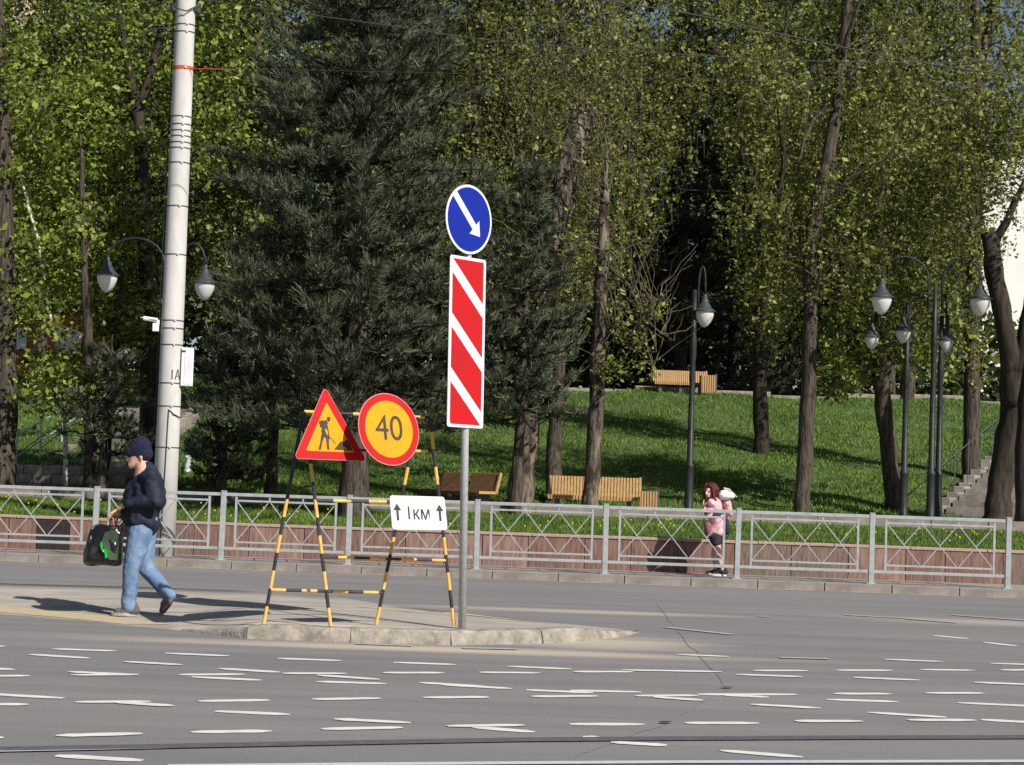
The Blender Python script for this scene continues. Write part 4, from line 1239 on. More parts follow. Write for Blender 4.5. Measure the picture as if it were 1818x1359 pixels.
# ---- keep-right post
ZI = .135
sb = G(821, 1112, ZI)
YS = sb.y
sign_post = empty("sign_post", sb, 0, "galvanised post with a round blue arrow sign over a red and white chevron panel", "road sign")
ptop = P(832, 335, YS)
Hs = ptop.z - sb.z
lean = Vector((P(832, 340, YS).x - sb.x, 0, 0))
MB().tube([(0, 0, -.15), (lean.x, 0, Hs - .05)], .037, 20).build("pole", GALV, sign_post, smooth=True)
yaw = math.radians(50)
uu = Vector((math.cos(yaw), math.sin(yaw), 0)); vv = Vector((lean.x, 0, Hs)).normalized()
back = vv.cross(uu).normalized()
def on_post(px, py):
    c = P(px, py, YS - .062); return c - sb
kk = YS / F
cb = on_post(832.5, 390)
blue = bpy.data.objects.new("blue_round_sign", None)
bpy.data.objects.remove(blue)
def plate(poly, y0, y1, m, name, parent, mats=None):
    b = MB(); b.prism(poly, y0, y1); 
    return b.build(name, m, parent)
Rb = 62.0 * kk
mb_ = MB(); mb_.prism(circle(Rb), -.002, .004)
disc = mb_.build("round_plate", SWHITE, sign_post)
disc.matrix_local = frame_mat(cb, uu, vv)
plate(circle(Rb * .925), -.004, -.0021, SBLUE, "blue_field", disc)
# arrow pointing down right, traced in sign units (x right, z up)
def arrow(L_, w, hl, hw, ang, cx, cz):
    pts = [(-L_ / 2, -w / 2), (L_ / 2 - hl, -w / 2), (L_ / 2 - hl, -hw / 2), (L_ / 2, 0), (L_ / 2 - hl, hw / 2), (L_ / 2 - hl, w / 2), (-L_ / 2, w / 2)]
    a = math.radians(ang)
    return [(cx + x * math.cos(a) - y * math.sin(a), cz + x * math.sin(a) + y * math.cos(a)) for x, y in pts]
plate(arrow(Rb * 1.62, Rb * .21, Rb * .36, Rb * .58, -45, -.09 * Rb, .12 * Rb), -.006, -.0041, SWHITE, "arrow", disc)
b = MB(); b.box((0, .03, 0), (.10, .05, .03)); b.box((0, .03, .18), (.10, .05, .03)); b.build("clamp", GALV, disc)
cp = on_post(828.5, 608)
Wp, Hp = 62 / .643 * kk, 303 * kk
b = MB(); b.prism(rrect(Wp, Hp, .025), -.002, .004)
chev = b.build("chevron_panel", SWHITE, sign_post); vp = (P(830, 458, YS) - P(827.8, 758, YS)).normalized()
chev.matrix_local = frame_mat(cp, uu, vp)
mx, mz = Wp * .07, Hp * .018
# red bands sloping down to the right between white stripes
x0, x1, z0_, z1_ = -Wp / 2 + mx, Wp / 2 - mx, -Hp / 2 + mz, Hp / 2 - mz
drop = Hp * .25
per_, wh = Hp * .318, Hp * .084
tops = []
zt_ = z1_ + .004
for k in range(-1, 4):
    # white stripe k upper edge on the left border
    tl = zt_ - k * per_ - 0.0
    a_top = tl - wh + (9 if k == -1 else 0)
    a_bot = tl - per_             # next white stripe
    poly = [(x0 - .2, a_top + drop / (x1 - x0) * .2), (x0 - .2, a_bot + drop / (x1 - x0) * .2), (x1 + .2, a_bot - drop / (x1 - x0) * (x1 - x0 + .2)), (x1 + .2, a_top - drop / (x1 - x0) * (x1 - x0 + .2))]
    poly = clip(poly, x0, x1, z0_, z1_)
    if len(poly) >= 3: plate(poly, -.004, -.0021, SRED, "red_stripe", chev)
for z in (-.5, 0, .5): MB().box((0, .03, z), (.11, .05, .03)).build("clamp", GALV, chev)

# ---- A-frame stand
A0 = G(468, 1109, .12); B0 = G(587, 1112, .13); C0 = G(668, 1109, .125); D0 = G(806, 1111, .135)
apL = P(540, 731, (A0.y + B0.y) / 2 + .1); apR = P(763, 742, (C0.y + D0.y) / 2 + .05)
apR2 = P(742, 741, (C0.y + D0.y) / 2 + .0)
stand = empty("sign_stand", Vector(((A0.x + D0.x) / 2, (A0.y + D0.y) / 2, .12)), 0, "black and yellow striped trestle frame carrying the road works signs", "sign stand")
so = stand.location.copy()
def striped(name, a, b_, r, step, phase, parent, dark=None):
    a, b_ = a - so, b_ - so
    L_ = (b_ - a).length; n = max(1, round(L_ / step)); d = (b_ - a) / L_
    mb = MB(); t = 0.0; k = phase
    while t < L_ - 1e-4:
        e = min(L_, t + step)
        mb.tube([a + d * t, a + d * e], r, 10, mi=1 if dark and dark[0] < t + .08 < dark[1] else k % 2, cap=True); t = e; k += 1
    return mb.build(name, [YEL, BLK], parent, smooth=False)
def onl(a, b_, py):
    t = (py - proj(a)[1]) / (proj(b_)[1] - proj(a)[1]); return a.lerp(b_, t)
rL = .0165
apLa = apL + Vector((-.01, .03, 0))
kA = onl(A0, apLa, 868)
striped("leg", A0, apLa, rL, .165, 0, stand, dark=((onl(A0, apLa, 868) - A0).length, (onl(A0, apLa, 765) - A0).length))  # black run paints in the unlit upper part of this leg
striped("leg", B0, apL, rL, .165, 0, stand)
striped("leg", C0, apR2, rL, .165, 0, stand)
striped("leg", D0, apR, rL, .165, 0, stand)
fw = Vector((0, -.03, 0))
striped("crossbar", apL, apR, rL * .95, .23, 0, stand)
striped("crossbar", onl(B0, apL, 799), onl(D0, apR, 802), rL * .8, .19, 1, stand)
striped("crossbar", onl(B0, apL, 890), onl(D0, apR, 893.5), rL, .17, 1, stand)
striped("crossbar", onl(B0, apL, 990), onl(D0, apR, 996), rL * .8, .152, 1, stand)
striped("crossbar", onl(A0, apLa, 1048), onl(C0, apR2, 1053), rL * .9, .147, 0, stand)

# ---- signs on the stand: one orientation, solved from their outlines
yw, tl_ = math.radians(39), math.radians(12)
us = Vector((math.cos(yw), math.sin(yw), 0)); nb = Vector((-math.sin(yw), math.cos(yw), 0))
vs_ = (Vector((0, 0, 1)) * math.cos(tl_) + nb * math.sin(tl_)).normalized()
ku = B0.y / F
def sign_root(name, px, py, Y, label, spin=0.0):
    c = P(px, py, Y)
    m_ = frame_mat(c, us, vs_) @ Matrix.Rotation(spin, 4, 'Y')
    return empty(name, mat=m_, label=label, cat="road sign"), c
def plane_xy(root, px, py):
    """where the picture point meets the sign's plane, in sign units"""
    mi = root.matrix_basis.inverted()
    o_ = mi @ CAM; d_ = mi.to_3x3() @ ray(px, py)
    t = -o_.y / d_.y
    return (o_.x + d_.x * t, o_.z + d_.z * t)
Yt = (B0.y + apL.y) / 2 - .22
S3 = 153 * Yt / F
tri, ctri = sign_root("road_works_sign", 584, 773, Yt, "red rimmed yellow triangle with a digging worker on the striped trestle")
b = MB(); b.prism(rtri(S3 + .012, .03), 0, .004); b.build("plate", SPINK, tri)
plate(rtri(S3, .026), -.002, -.0004, SRED, "red_border", tri)
plate(rtri(S3 * .68, .012), -.004, -.0022, SYEL, "yellow_field", tri)
def zpt(x, y): return plane_xy(tri, 500 + x / 4.685, 670 + y / 4.685)
def zpoly(pts):
    pp = [zpt(*p) for p in pts]
    ar = sum(pp[i - 1][0] * pp[i][1] - pp[i][0] * pp[i - 1][1] for i in range(len(pp)))
    return pp if ar > 0 else pp[::-1]
wk = MB()
wk.prism(zpoly([(375, 335), (392, 330), (404, 342), (402, 362), (388, 374), (374, 360)]), -.006, -.0042)
wk.prism(zpoly([(306, 362), (372, 360), (384, 388), (358, 408), (345, 470), (326, 455), (330, 420), (316, 418)]), -.006, -.0042)
wk.prism(zpoly([(330, 405), (372, 378), (384, 420), (396, 490), (404, 512), (380, 524), (330, 480)]), -.0062, -.0042)
wk.prism(zpoly([(328, 478), (352, 498), (336, 545), (322, 606), (304, 604), (318, 545)]), -.006, -.0042)
wk.prism(zpoly([(366, 508), (392, 514), (390, 560), (396, 604), (378, 604), (372, 560)]), -.0061, -.0042)
wk.prism(zpoly([(402, 508), (408, 506), (448, 552), (444, 556)]), -.006, -.0042)
wk.prism(zpoly([(432, 602), (458, 575), (478, 545), (500, 534), (520, 540), (534, 518), (556, 538), (574, 580), (590, 612), (470, 606)]), -.006, -.0042)
wk.build("worker_pictogram", SINK, tri)
plate(zpoly([(505, 590), (520, 582), (536, 592), (540, 602), (522, 600)]), -.0075, -.0065, SYEL, "pictogram_highlight", tri)
plate(zpoly([(356, 440), (368, 428), (380, 455), (382, 485), (372, 478)]), -.0078, -.0065, SYEL, "pictogram_highlight", tri)

Yc = Yt + .12
rnd, crn = sign_root("speed_limit_sign", 690.5, 762.5, Yc, "round yellow speed limit 40 sign with a red rim")
Rr = 64.5 * Yc / F
b = MB(); b.prism(circle(Rr + .006), 0, .004); b.build("plate", SPINK, rnd)
plate(circle(Rr), -.002, -.0004, SRED, "red_border", rnd)
plate(circle(Rr * .80), -.004, -.0022, SYEL, "yellow_field", rnd)
text("40", .33, SINK, rnd, (.0, -.0055, .0), .95, .0)

Yk = Yt + .02
kmr, ckm = sign_root("distance_plate", 743.5, 911, Yk, "white plate reading 1 km with an arrow at each side")
Wk, Hk = 121 * Yk / F, 60.5 * Yk / F
b = MB(); b.prism(rrect(Wk, Hk, .03), 0, .005); b.build("plate", SWHITE, kmr)
text("1км", .17, SINK, kmr, (-.01, -.0025, -.008), .92, .0008)
for sx in (-1, 1):
    ax = sx * Wk * .385
    pl = [(ax - .013, -.072), (ax + .013, -.072), (ax + .013, .02), (ax + .045, .02), (ax, .082), (ax - .045, .02), (ax - .013, .02)]
    plate(pl, -.002, -.0004, SINK, "arrow", kmr)

# ================================================================== PEOPLE
SKIN = mat("skin", (.56, .33, .25), (.62, .38, .29), 20, .6)
SKINL = mat("pale_skin", (.58, .38, .30), (.64, .43, .35), 20, .6)
NAVY = mat("navy_jacket", (.010, .012, .024), (.022, .026, .045), 7, .7, .9, bscale=9, spec=.2)
DENIM = mat("washed_denim", (.065, .12, .235), (.20, .29, .43), 5, .85, .6, bscale=10, detail=6, lo=.3, hi=.7)
HATM = mat("navy_knit", (.008, .010, .032), (.016, .018, .05), 40, .95, .5, bscale=120)
SHOED = mat("brown_grey_shoe", (.06, .05, .045), (.14, .12, .11), 18, .7)
SHOEW = mat("white_sole", (.6, .6, .6), (.5, .5, .5), 18, .7)
SHOEG = mat('grey_sole', (.22, .21, .2), (.36, .35, .34), 18, .7)
EYE = mat("eye_dark", (.02, .015, .012), None, rough=.3)
BAGM = mat("black_plastic_bag", (.006, .006, .007), (.012, .012, .013), 6, .22, 1.2, bscale=7, spec=.6)
BAGG = mat("green_print", (.012, .36, .04), (.008, .25, .03), 6, .35, .8, bscale=7)
BAGD = mat("dark_green_print", (.004, .04, .008), (.003, .012, .004), 9, .6, .3, bscale=7)
STRAW = mat("brown_paper_handles", (.32, .17, .11), (.4, .22, .15), 20, .8)
HAIRR = mat("dark_red_hair", (.06, .007, .009), (.11, .016, .018), 30, .5, .8, stretch=(3, 3, .4), bscale=40)
PINK = mat("pink_jacket", (.50, .22, .26), (.74, .48, .50), 14, .85, .5, bscale=14)
PINKD = mat("dusky_pink_panels", (.16, .05, .085), (.27, .10, .14), 9, .85, .5, bscale=14)
FURW = mat("white_fleece", (.78, .77, .74), (.66, .65, .63), 25, .95, 1.0, bscale=45)
FURG = mat("grey_fur_trim", (.36, .35, .34), (.5, .49, .47), 25, .95, 1.0, bscale=45)
MAROON = mat('maroon_scarf', (.05, .012, .018), (.1, .025, .035), 20, .9, .5)
BLACKC = mat("black_cloth", (.012, .012, .015), (.03, .03, .034), 12, .85, .4)

def capsule(mb, a, b, ra, rb, ky=1.0, n=14, m=6):
    a, b = Vector(a), Vector(b)
    d = (b - a); L_ = d.length
    d = d / L_ if L_ > 1e-6 else Vector((0, 0, 1))
    x = d.orthogonal().normalized(); y = d.cross(x)
    rings = []
    for i in range(m + 1):
        t = -PI / 2 + PI / 2 * i / m; rings.append((a + d * (ra * math.sin(t)), ra * math.cos(t)))
    for i in range(m + 1):
        t = PI / 2 * i / m; rings.append((b + d * (rb * math.sin(t)), rb * math.cos(t)))
    st = len(mb.v)
    for c, r in rings:
        r = max(r, 1e-4)
        for k in range(n):
            an = 2 * PI * k / n
            o_ = (x * math.cos(an) + y * math.sin(an)) * r
            mb.v.append((c.x + o_.x, c.y + o_.y * ky, c.z + o_.z))
    R_ = len(rings)
    for i in range(R_ - 1):
        for k in range(n):
            k2 = (k + 1) % n
            mb.f.append((st + i * n + k, st + i * n + k2, st + (i + 1) * n + k2, st + (i + 1) * n + k)); mb.m.append(0)
    mb.f.append(tuple(st + k for k in reversed(range(n)))); mb.m.append(0)
    mb.f.append(tuple(st + (R_ - 1) * n + k for k in range(n))); mb.m.append(0)

FOLD = bpy.data.textures.new('cloth_folds', 'CLOUDS'); FOLD.noise_scale = .11; FOLD.noise_depth = 3
def fuse(name, caps, m, parent, vox=.014, smooth=4, extra=None, fold=0):
    """one continuous surface from overlapping rounded limbs"""
    mb = MB()
    for c in caps: capsule(mb, *c)
    tmp = mb.build(name, m)
    md = tmp.modifiers.new("r", 'REMESH'); md.mode = 'VOXEL'; md.voxel_size = vox; md.use_smooth_shade = True
    s = tmp.modifiers.new("s", 'SMOOTH'); s.iterations = smooth; s.factor = .5
    if fold:
        dm = tmp.modifiers.new('d', 'DISPLACE'); dm.texture = FOLD; dm.strength = fold; dm.mid_level = .5
    dg = bpy.context.evaluated_depsgraph_get(); dg.update()
    me = bpy.data.meshes.new_from_object(tmp.evaluated_get(dg))
    bpy.data.objects.remove(tmp)
    if extra:
        vs = [tuple(v.co) for v in me.vertices]; fs = [tuple(p.vertices) for p in me.polygons]
        n0 = len(vs); vs += extra.v; fs += [tuple(i + n0 for i in f) for f in extra.f]
        me = bpy.data.meshes.new(name); me.from_pydata(vs, [], fs); me.update()
    me.materials.clear(); me.materials.append(m)
    me.polygons.foreach_set("use_smooth", [True] * len(me.polygons))
    o = bpy.data.objects.new(name, me); COL.objects.link(o)
    o.parent = parent
    return o

def hand(mb, w, dirv, palm_n, s=1.0, curl=.9):
    """palm and five bent fingers; w wrist, dirv towards the fingers, palm_n towards the palm side"""
    d = Vector(dirv).normalized(); n = Vector(palm_n); n = (n - d * n.dot(d)).normalized(); sd = d.cross(n)
    for k in (-1, -.33, .33, 1):
        capsule(mb, w + sd * k * .016 * s, w + d * .085 * s + sd * k * .03 * s, .017 * s, .015 * s, n=8, m=3)
    for k, ln in zip((-1, -.33, .33, 1), (.062, .075, .08, .070)):
        p = w + d * .08 * s + sd * k * .03 * s; dd = d.copy()
        for j in range(3):
            dd = (dd + n * curl * (.35 + .25 * j)).normalized()
            q = p + dd * ln * s * (.45, .32, .25)[j]
            capsule(mb, p, q, (.0095 - .001 * j) * s, (.0088 - .001 * j) * s, n=8, m=3); p = q
    p = w + d * .03 * s - sd * .03 * s; dd = (d * .7 - sd * .7 + n * .3).normalized()
    for j in range(3):
        q = p + dd * (.04, .03, .025)[j] * s; capsule(mb, p, q, (.013 - .0015 * j) * s, (.012 - .0015 * j) * s, n=8, m=3); p = q; dd = (dd + d * .3 + n * .35).normalized()

# ---- the man
YM = on_island(215, 1093).y
fm0 = on_island(222, 1093); fm0.z -= .006
man = empty("person", fm0, 0, "man in navy jacket, jeans and dark beanie walking left with a black bag", "person")
def mp(px, py, dy=0.0): return P(px, py, YM + dy) - fm0
nb_ = -.10; fb_ = .10
head = mp(247, 806)
J = dict(neck=mp(258, 836), chest=mp(258, 866), belly=mp(250, 905), pelvis=mp(251, 940),
         sL=mp(266, 848, -.19), eL=mp(276, 890, -.25), wL=mp(222, 897, -.16),
         sR=mp(258, 848, .19), eR=mp(262, 895, .24), wR=mp(212, 906, .02),
         hL=mp(248, 942, -.09), kL=mp(233, 1010, -.10), aL=mp(229, 1073, -.09),
         hR=mp(256, 942, .09), kR=mp(258, 1006, .09), aR=mp(299, 1056, .08))
nose = mp(226, 817)
caps = [(mp(250, 798), mp(246, 804), .092, .088, .86), (mp(243, 806), mp(238, 822), .082, .052, .82), (mp(236, 824), mp(233, 828), .036, .028, 1.0),
        (mp(230, 806), nose, .014, .017), (mp(232, 800), mp(233, 803), .03, .03, 1.8), (mp(231, 826), mp(231, 827), .024, .022, 1.3),
        (mp(251, 812, -.078), mp(252, 820, -.076), .02, .014, .5), (mp(251, 812, .078), mp(252, 820, .076), .02, .014, .5),
        (mp(250, 822), J['neck'], .062, .068), (J['neck'], J['chest'], .10, .13, 1.25), (J['chest'], J['belly'], .135, .14, 1.2), (J['belly'], J['pelvis'], .13, .13, 1.2),
        (J['sL'], J['eL'], .058, .042), (J['eL'], J['wL'], .04, .028), (J['sR'], J['eR'], .058, .042), (J['eR'], J['wR'], .04, .028), (J['sL'], J['sR'], .06, .06),
        (J['hL'], J['kL'], .085, .055), (J['kL'], J['aL'], .052, .036), (J['hR'], J['kR'], .085, .055), (J['kR'], J['aR'], .052, .036)]
hm = MB()
hL = mp(198, 912, -.06)
hand(hm, J['wL'], mp(200, 909, -.06) - J['wL'], Vector((0, .55, -.8)), 1.0, .8)
hand(hm, J['wR'], mp(194, 919, .0) - J['wR'], Vector((0, -.55, -.8)), 1.0, .9)
fuse("body", caps, SKIN, man, .013, 3, hm)
# beanie, brow line, eyes
cap_b = MB()
fuse("beanie", [(mp(251, 793), mp(246, 797), .102, .098, .9), (mp(256, 806), mp(234, 802.5), .088, .068, .98)], HATM, man, .012, 3)
for s in (-1, 1):
    capsule_mb = MB(); capsule(capsule_mb, mp(232, 811, s * .034), mp(232.5, 811, s * .036), .011, .011, n=8, m=3)
    capsule_mb.build("eye", EYE, man, smooth=True)
m_ = MB(); capsule(m_, mp(228.5, 824.5, -.02), mp(228.5, 824.5, .02), .0065, .0065, n=8, m=3); m_.build("mouth", mat("lips", (.35, .13, .11), None, rough=.6), man, smooth=True)
# jacket
fuse("jacket", [(mp(262, 838), J['chest'], .095, .165, 1.3), (J['chest'] + Vector((.02, 0, 0)), mp(252, 905), .172, .172, 1.28), (mp(252, 905), mp(251, 922), .172, .162, 1.25),
                (J['sL'], J['sR'], .088, .088), (J['sL'], J['eL'], .085, .074), (J['eL'], mp(230, 896, -.18), .074, .058), (J['sR'], J['eR'], .085, .074), (J['eR'], mp(221, 903, .06), .074, .055),
                (mp(272, 858), mp(280, 890), .11, .09, 1.7), (mp(262, 930), mp(240, 927), .12, .10, 1.5), (mp(257, 833), mp(266, 836), .072, .08, 1.15), (mp(240, 870), mp(234, 915), .10, .10, 1.6)], NAVY, man, .012, 3, fold=.055)
# jeans
fuse("jeans", [(mp(258, 928), mp(246, 934), .135, .12, 1.28), (mp(249, 944, -.08), J['kL'], .125, .088), (J['kL'], mp(229, 1066, -.09), .086, .074), (mp(229, 1066, -.09), mp(229, 1076, -.09), .074, .076),
               (mp(257, 944, .08), J['kR'], .12, .086), (J['kR'], mp(295, 1051, .08), .084, .07), (mp(295, 1051, .08), mp(300, 1056, .08), .07, .068)], DENIM, man, .012, 3, fold=.026)
def shoe(name, heel, toe, up, parent, m1, m2, s=1.0, caps2=None):
    d = (toe - heel).normalized()
    o = fuse(name, [(heel + up * .055, heel + d * .05 * s + up * .05, .046 * s, .046 * s), (heel + d * .04 * s + up * .045, toe - d * .05 * s + up * .035, .048 * s, .038 * s, 1.05), (heel + up * .06, heel + up * .10 + d * .02, .044 * s, .042 * s), (heel + d * .07 * s + up * .07, heel + d * .13 * s + up * .045, .035 * s, .035 * s)], m1, parent, .010, 3)
    mb = MB(); L_ = (toe - heel).length; sd = d.cross(up).normalized()
    poly = []
    for i in range(16):
        a = 2 * PI * i / 16
        poly.append((heel + toe) / 2 + d * (L_ / 2 + .012) * math.cos(a) + sd * (.047 * s) * math.sin(a) * (1 if abs(math.cos(a)) > .3 else 1))
    n = len(poly); vs = [p - up * .004 for p in poly] + [p + up * .028 for p in poly]
    mb.add(vs, [tuple(reversed(range(n))), tuple(range(n, 2 * n))] + [(i, (i + 1) % n, n + (i + 1) % n, n + i) for i in range(n)])
    mb.build("sole", m2, o)
    return o
hz0 = Vector((0, 0, 0))
hl = mp(240, 1093, -.09); tl2 = mp(199, 1096, -.11)
hl.z = .006; tl2.z = .008
shoe("shoe", hl, tl2, Vector((0, 0, 1)), man, SHOED, SHOEG, 1.0)
hr = mp(309, 1060, .08); tr_ = mp(289, 1089, .08)
tr_.z = max(tr_.z, .035)
dR = (tr_ - hr).normalized(); upR = Vector((-dR.z * -1, 0, dR.x)).normalized()
if upR.x > 0: upR = -upR
shoe("shoe", hr, tr_, upR, man, SHOED, SHOEG, 1.0)

# ---- the bag he carries
bc = P(184, 968, YM - .04)
bag = empty("carrier_bag", bc, 0, "bulging black plastic carrier bag with green print held by the man", "bag")
b = MB(); rows_, n = 12, 22; vs = []
outl = [(-.98, .0), (-1.0, .08), (-.97, .25), (-.9, .45), (-.8, .65), (-.66, .82), (-.5, .93), (-.36, 1.0)]
W_, Hb = 70 * YM / F / 2, 74 * YM / F
for j in range(rows_ + 1):
    t = j / rows_
    wl_ = np.interp(t, [0, .1, .3, .55, .75, .9, 1], [.90, 1.0, .98, .90, .80, .66, .50])
    wr_ = np.interp(t, [0, .1, .5, .85, 1], [.95, 1.0, 1.0, .98, .92])
    th = np.interp(t, [0, .08, .35, .7, 1], [.10, .15, .16, .11, .045])
    for k in range(n):
        a = 2 * PI * k / n
        cx_ = math.cos(a); sx_ = math.sin(a)
        x = W_ * (wr_ if cx_ > 0 else wl_) * math.copysign(abs(cx_) ** .6, cx_)
        y = th * math.copysign(abs(sx_) ** .7, sx_)
        w1 = .012 * math.sin(5 * a + 7 * t) + .010 * math.sin(9 * a - 11 * t + 1)
        vs.append((x * (1 + w1), y + w1 * 1.2, -Hb / 2 + Hb * t + .008 * math.sin(3 * a + j)))
fs = [(j * n + k, j * n + (k + 1) % n, (j + 1) * n + (k + 1) % n, (j + 1) * n + k) for j in range(rows_) for k in range(n)]
fs += [tuple(reversed(range(n))), tuple(rows_ * n + k for k in range(n))]
b.add(vs, fs); bo = b.build("sack", BAGM, bag, smooth=True)
md = bo.modifiers.new("s", 'SUBSURF'); md.levels = md.render_levels = 2
md = bo.modifiers.new("d", 'DISPLACE'); md.texture = FOLD; md.strength = .035; md.mid_level = .6
def bag_patch(name, poly, m, lift_):
    """flat print following the front of the bag"""
    mb = MB(); pp = []
    for px, py in poly:
        q = P(px, py, YM - .04) - bc
        t = (q.z + Hb / 2) / Hb; th = np.interp(t, [0, .08, .35, .7, 1], [.10, .15, .16, .11, .045])
        cx_ = min(.98, abs(q.x) / W_); pp.append(Vector((q.x, -th * (1 - cx_ ** 3.3) ** .42 - lift_, q.z)))
    c_ = sum(pp, Vector()) / len(pp)
    mb.add(pp + [c_], [(i, (i + 1) % len(pp), len(pp)) for i in range(len(pp))])
    return mb.build(name, m, bag, smooth=True)
bag_patch("dark_print", [(190, 945), (204, 941), (214, 950), (215, 975), (213, 994), (200, 993), (190, 980), (186, 962)], BAGD, .024)
bag_patch("print", [(184.5, 962), (189, 960), (187.5, 966), (189, 972), (196, 974), (198, 978), (196.5, 990), (193.5, 990), (193, 982), (190, 979), (186, 973), (184, 967)], BAGG, .034)
for dx, dyy in ((-.0, -.035), (.04, .03)):
    pts = [P(188 + dx * 150, 936, YM - .04 + dyy) - bc, P(191 + dx * 120, 922, YM - .04 + dyy) - bc, P(197, 914, YM - .04 + dyy) - bc, P(201 + dx * 60, 922, YM - .04 + dyy) - bc, P(202 + dx * 120, 936, YM - .04 + dyy) - bc]
    MB().tube(pts, .007, 6).build("handle", STRAW, bag, smooth=True)

# ---- the girl behind the fence
gx = G(1272, 1023, .125)
YG = gx.y
YG = 30.85
g0 = P(1272, 1023, YG); g0.z = .125
girl = empty("person", g0, 0, "person with dark red hair and pink jacket walking behind the grey fence", "person")
def gp(px, py, dy=0.0): return P(px, py, YG + dy) - g0
GJ = dict(sL=gp(1263, 893, -.13), eL=gp(1258, 915, -.19), wL=gp(1250, 903, -.16), sR=gp(1280, 893, .13), eR=gp(1288, 915, .17), wR=gp(1278, 930, .1),
          hL=gp(1271, 955, -.07), kL=gp(1274, 983, -.08), aL=gp(1283, 1012, -.07), hR=gp(1275, 955, .07), kR=gp(1268, 985, .07), aR=gp(1271, 1011, .07))
caps = [(gp(1264, 868), gp(1262, 872), .080, .076, .95), (gp(1260, 872, -.03), gp(1257.5, 881, -.045), .068, .045, .95), (gp(1254.5, 873, -.075), gp(1253, 877, -.085), .012, .014), (gp(1264, 880), gp(1268, 892), .045, .05),
        (gp(1270, 896), gp(1272, 930), .10, .10, 1.2), (gp(1272, 930), gp(1273, 952), .10, .105, 1.25), (GJ['sL'], GJ['sR'], .045, .045),
        (GJ['sL'], GJ['eL'], .042, .033), (GJ['eL'], GJ['wL'], .032, .024), (GJ['sR'], GJ['eR'], .042, .033), (GJ['eR'], GJ['wR'], .032, .024),
        (GJ['hL'], GJ['kL'], .078, .052), (GJ['kL'], GJ['aL'], .05, .034), (GJ['hR'], GJ['kR'], .078, .052), (GJ['kR'], GJ['aR'], .05, .034)]
hm = MB(); hand(hm, GJ['wL'], Vector((-.3, 0, 1)), Vector((1, .2, 0)), .8, .7); hand(hm, GJ['wR'], Vector((-.8, -.2, -.4)), Vector((0, -.3, -1)), .8, .7)
fuse("body", caps, SKINL, girl, .012, 3, hm)
for ex, ed in ((1253.6, -.06), (1259.5, -.098)):
    m_ = MB(); capsule(m_, gp(ex, 872.5, ed), gp(ex + .2, 872.5, ed), .010, .010, n=8, m=3); m_.build("eye", EYE, girl, smooth=True)
m_ = MB(); capsule(m_, gp(1254, 880, -.083), gp(1257.5, 880.3, -.092), .0065, .0065, n=8, m=3); m_.build("mouth", bpy.data.materials["lips"], girl, smooth=True)
fuse("hair", [(gp(1266, 867, .025), gp(1264, 865.5, .0), .088, .086, .95), (gp(1270.5, 869, -.03), gp(1271.5, 880, -.02), .06, .05, 1.1), (gp(1260, 863, -.05), gp(1266, 865, -.07), .035, .04, 1.0),
              (gp(1266, 868, -.09), gp(1268, 893, -.13), .032, .026), (gp(1252, 866, .02), gp(1249, 893, -.03), .034, .03), (gp(1254, 862, -.01), gp(1250, 872, .0), .04, .03), (gp(1249, 890, -.04), gp(1250, 902, -.09), .03, .018), (gp(1268, 890, -.13), gp(1264, 906, -.17), .027, .016), (gp(1270, 876, .05), gp(1274, 893, .06), .07, .045, 1.2)], HAIRR, girl, .010, 2, fold=.02)
fuse("scarf", [(gp(1260, 888, -.07), gp(1268, 890, -.08), .052, .05, 1.2), (gp(1260, 890, -.11), gp(1262, 903, -.135), .038, .03)], MAROON, girl, .010, 2, fold=.015)
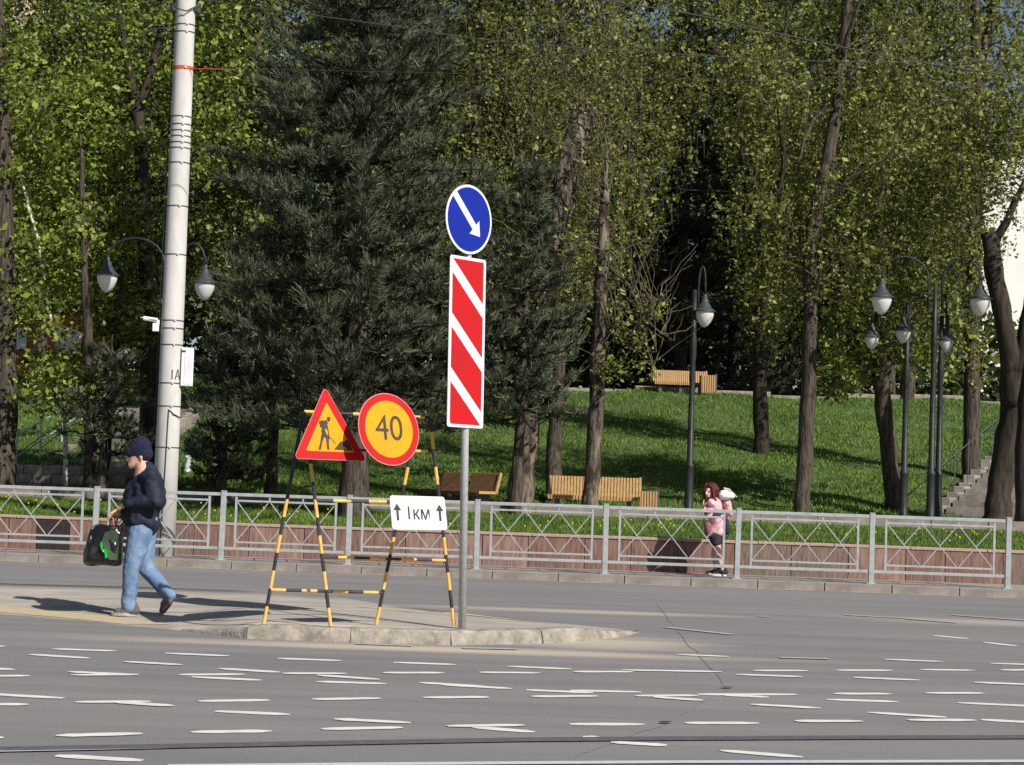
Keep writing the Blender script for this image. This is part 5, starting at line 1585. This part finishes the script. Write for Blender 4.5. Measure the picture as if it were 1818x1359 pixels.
fuse("jacket", [(gp(1269, 894), gp(1272, 925), .105, .118, 1.25), (gp(1272, 925), gp(1273, 944), .118, .132, 1.15), (gp(1265, 943), gp(1281, 946), .075, .075, 1.7), (GJ['sL'], GJ['sR'], .066, .066), (GJ['sL'], GJ['eL'], .062, .054), (GJ['eL'], GJ['wL'] + Vector((.02, 0, -.02)), .052, .044), (GJ['sR'], GJ['eR'], .068, .06), (GJ['eR'], GJ['wR'] + Vector((.05, 0, .02)), .056, .046), (gp(1291, 893, .03), gp(1296, 912, .03), .06, .05)], PINK, girl, .011, 3, fold=.03)
for ys, w_ in ((897, .066), (909, .06)):
    fuse("sleeve_stripe", [(gp(1259.5 if ys < 900 else 1256.5, ys, -.155 if ys < 900 else -.185), gp(1261 if ys < 900 else 1258, ys + 2.5, -.155 if ys < 900 else -.185), w_, w_, .95)], PINKD, girl, .010, 1)
fuse("hood_lining", [(gp(1283, 880, -.02), gp(1295, 881, -.02), .078, .06, 1.3), (gp(1288, 875, .0), gp(1301, 882, .0), .055, .03, 1.3)], FURW, girl, .010, 1, fold=.03)
fuse("fur_trim", [(gp(1286, 868, .0), gp(1295, 870, .0), .026, .022, 1.8), (gp(1296, 872, .0), gp(1308, 883, .0), .022, .01, 1.6)], FURG, girl, .010, 1, fold=.02)
fuse("chest_bag", [(gp(1260, 907, -.17), gp(1281, 910, -.16), .05, .045, .8)], mat("grey_pouch", (.10, .095, .12), (.2, .19, .22), 10, .6), girl, .011, 2)
fuse("jacket_panel", [(gp(1257, 934, -.10), gp(1259, 946, -.10), .062, .07, .9)], PINKD, girl, .011, 2, fold=.02)
fuse("shoulder_bag", [(gp(1289, 926, -.07), gp(1291, 944, -.07), .045, .05, .9)], BLACKC, girl, .011, 2)
fuse("shorts", [(gp(1272, 950), gp(1272, 955), .12, .115, 1.2), (gp(1270, 955, -.07), gp(1271, 963, -.075), .086, .086), (gp(1274, 955, .07), gp(1272, 963, .07), .086, .086)], BLACKC, girl, .011, 2)
a = gp(1289, 1021, -.07); t_ = gp(1268, 1022, -.09); a.z = .006; t_.z = .006
shoe("shoe", GJ['aL'] * 1.0 + Vector((.05, 0, -GJ['aL'].z + .006)), GJ['aL'] + Vector((-.17, -.02, -GJ['aL'].z + .006)), Vector((0, 0, 1)), girl, BLACKC, SHOEW, .85)
shoe("shoe", GJ['aR'] * 1.0 + Vector((.05, 0, -GJ['aR'].z + .006)), GJ['aR'] + Vector((-.17, -.02, -GJ['aR'].z + .006)), Vector((0, 0, 1)), girl, BLACKC, SHOEW, .85)
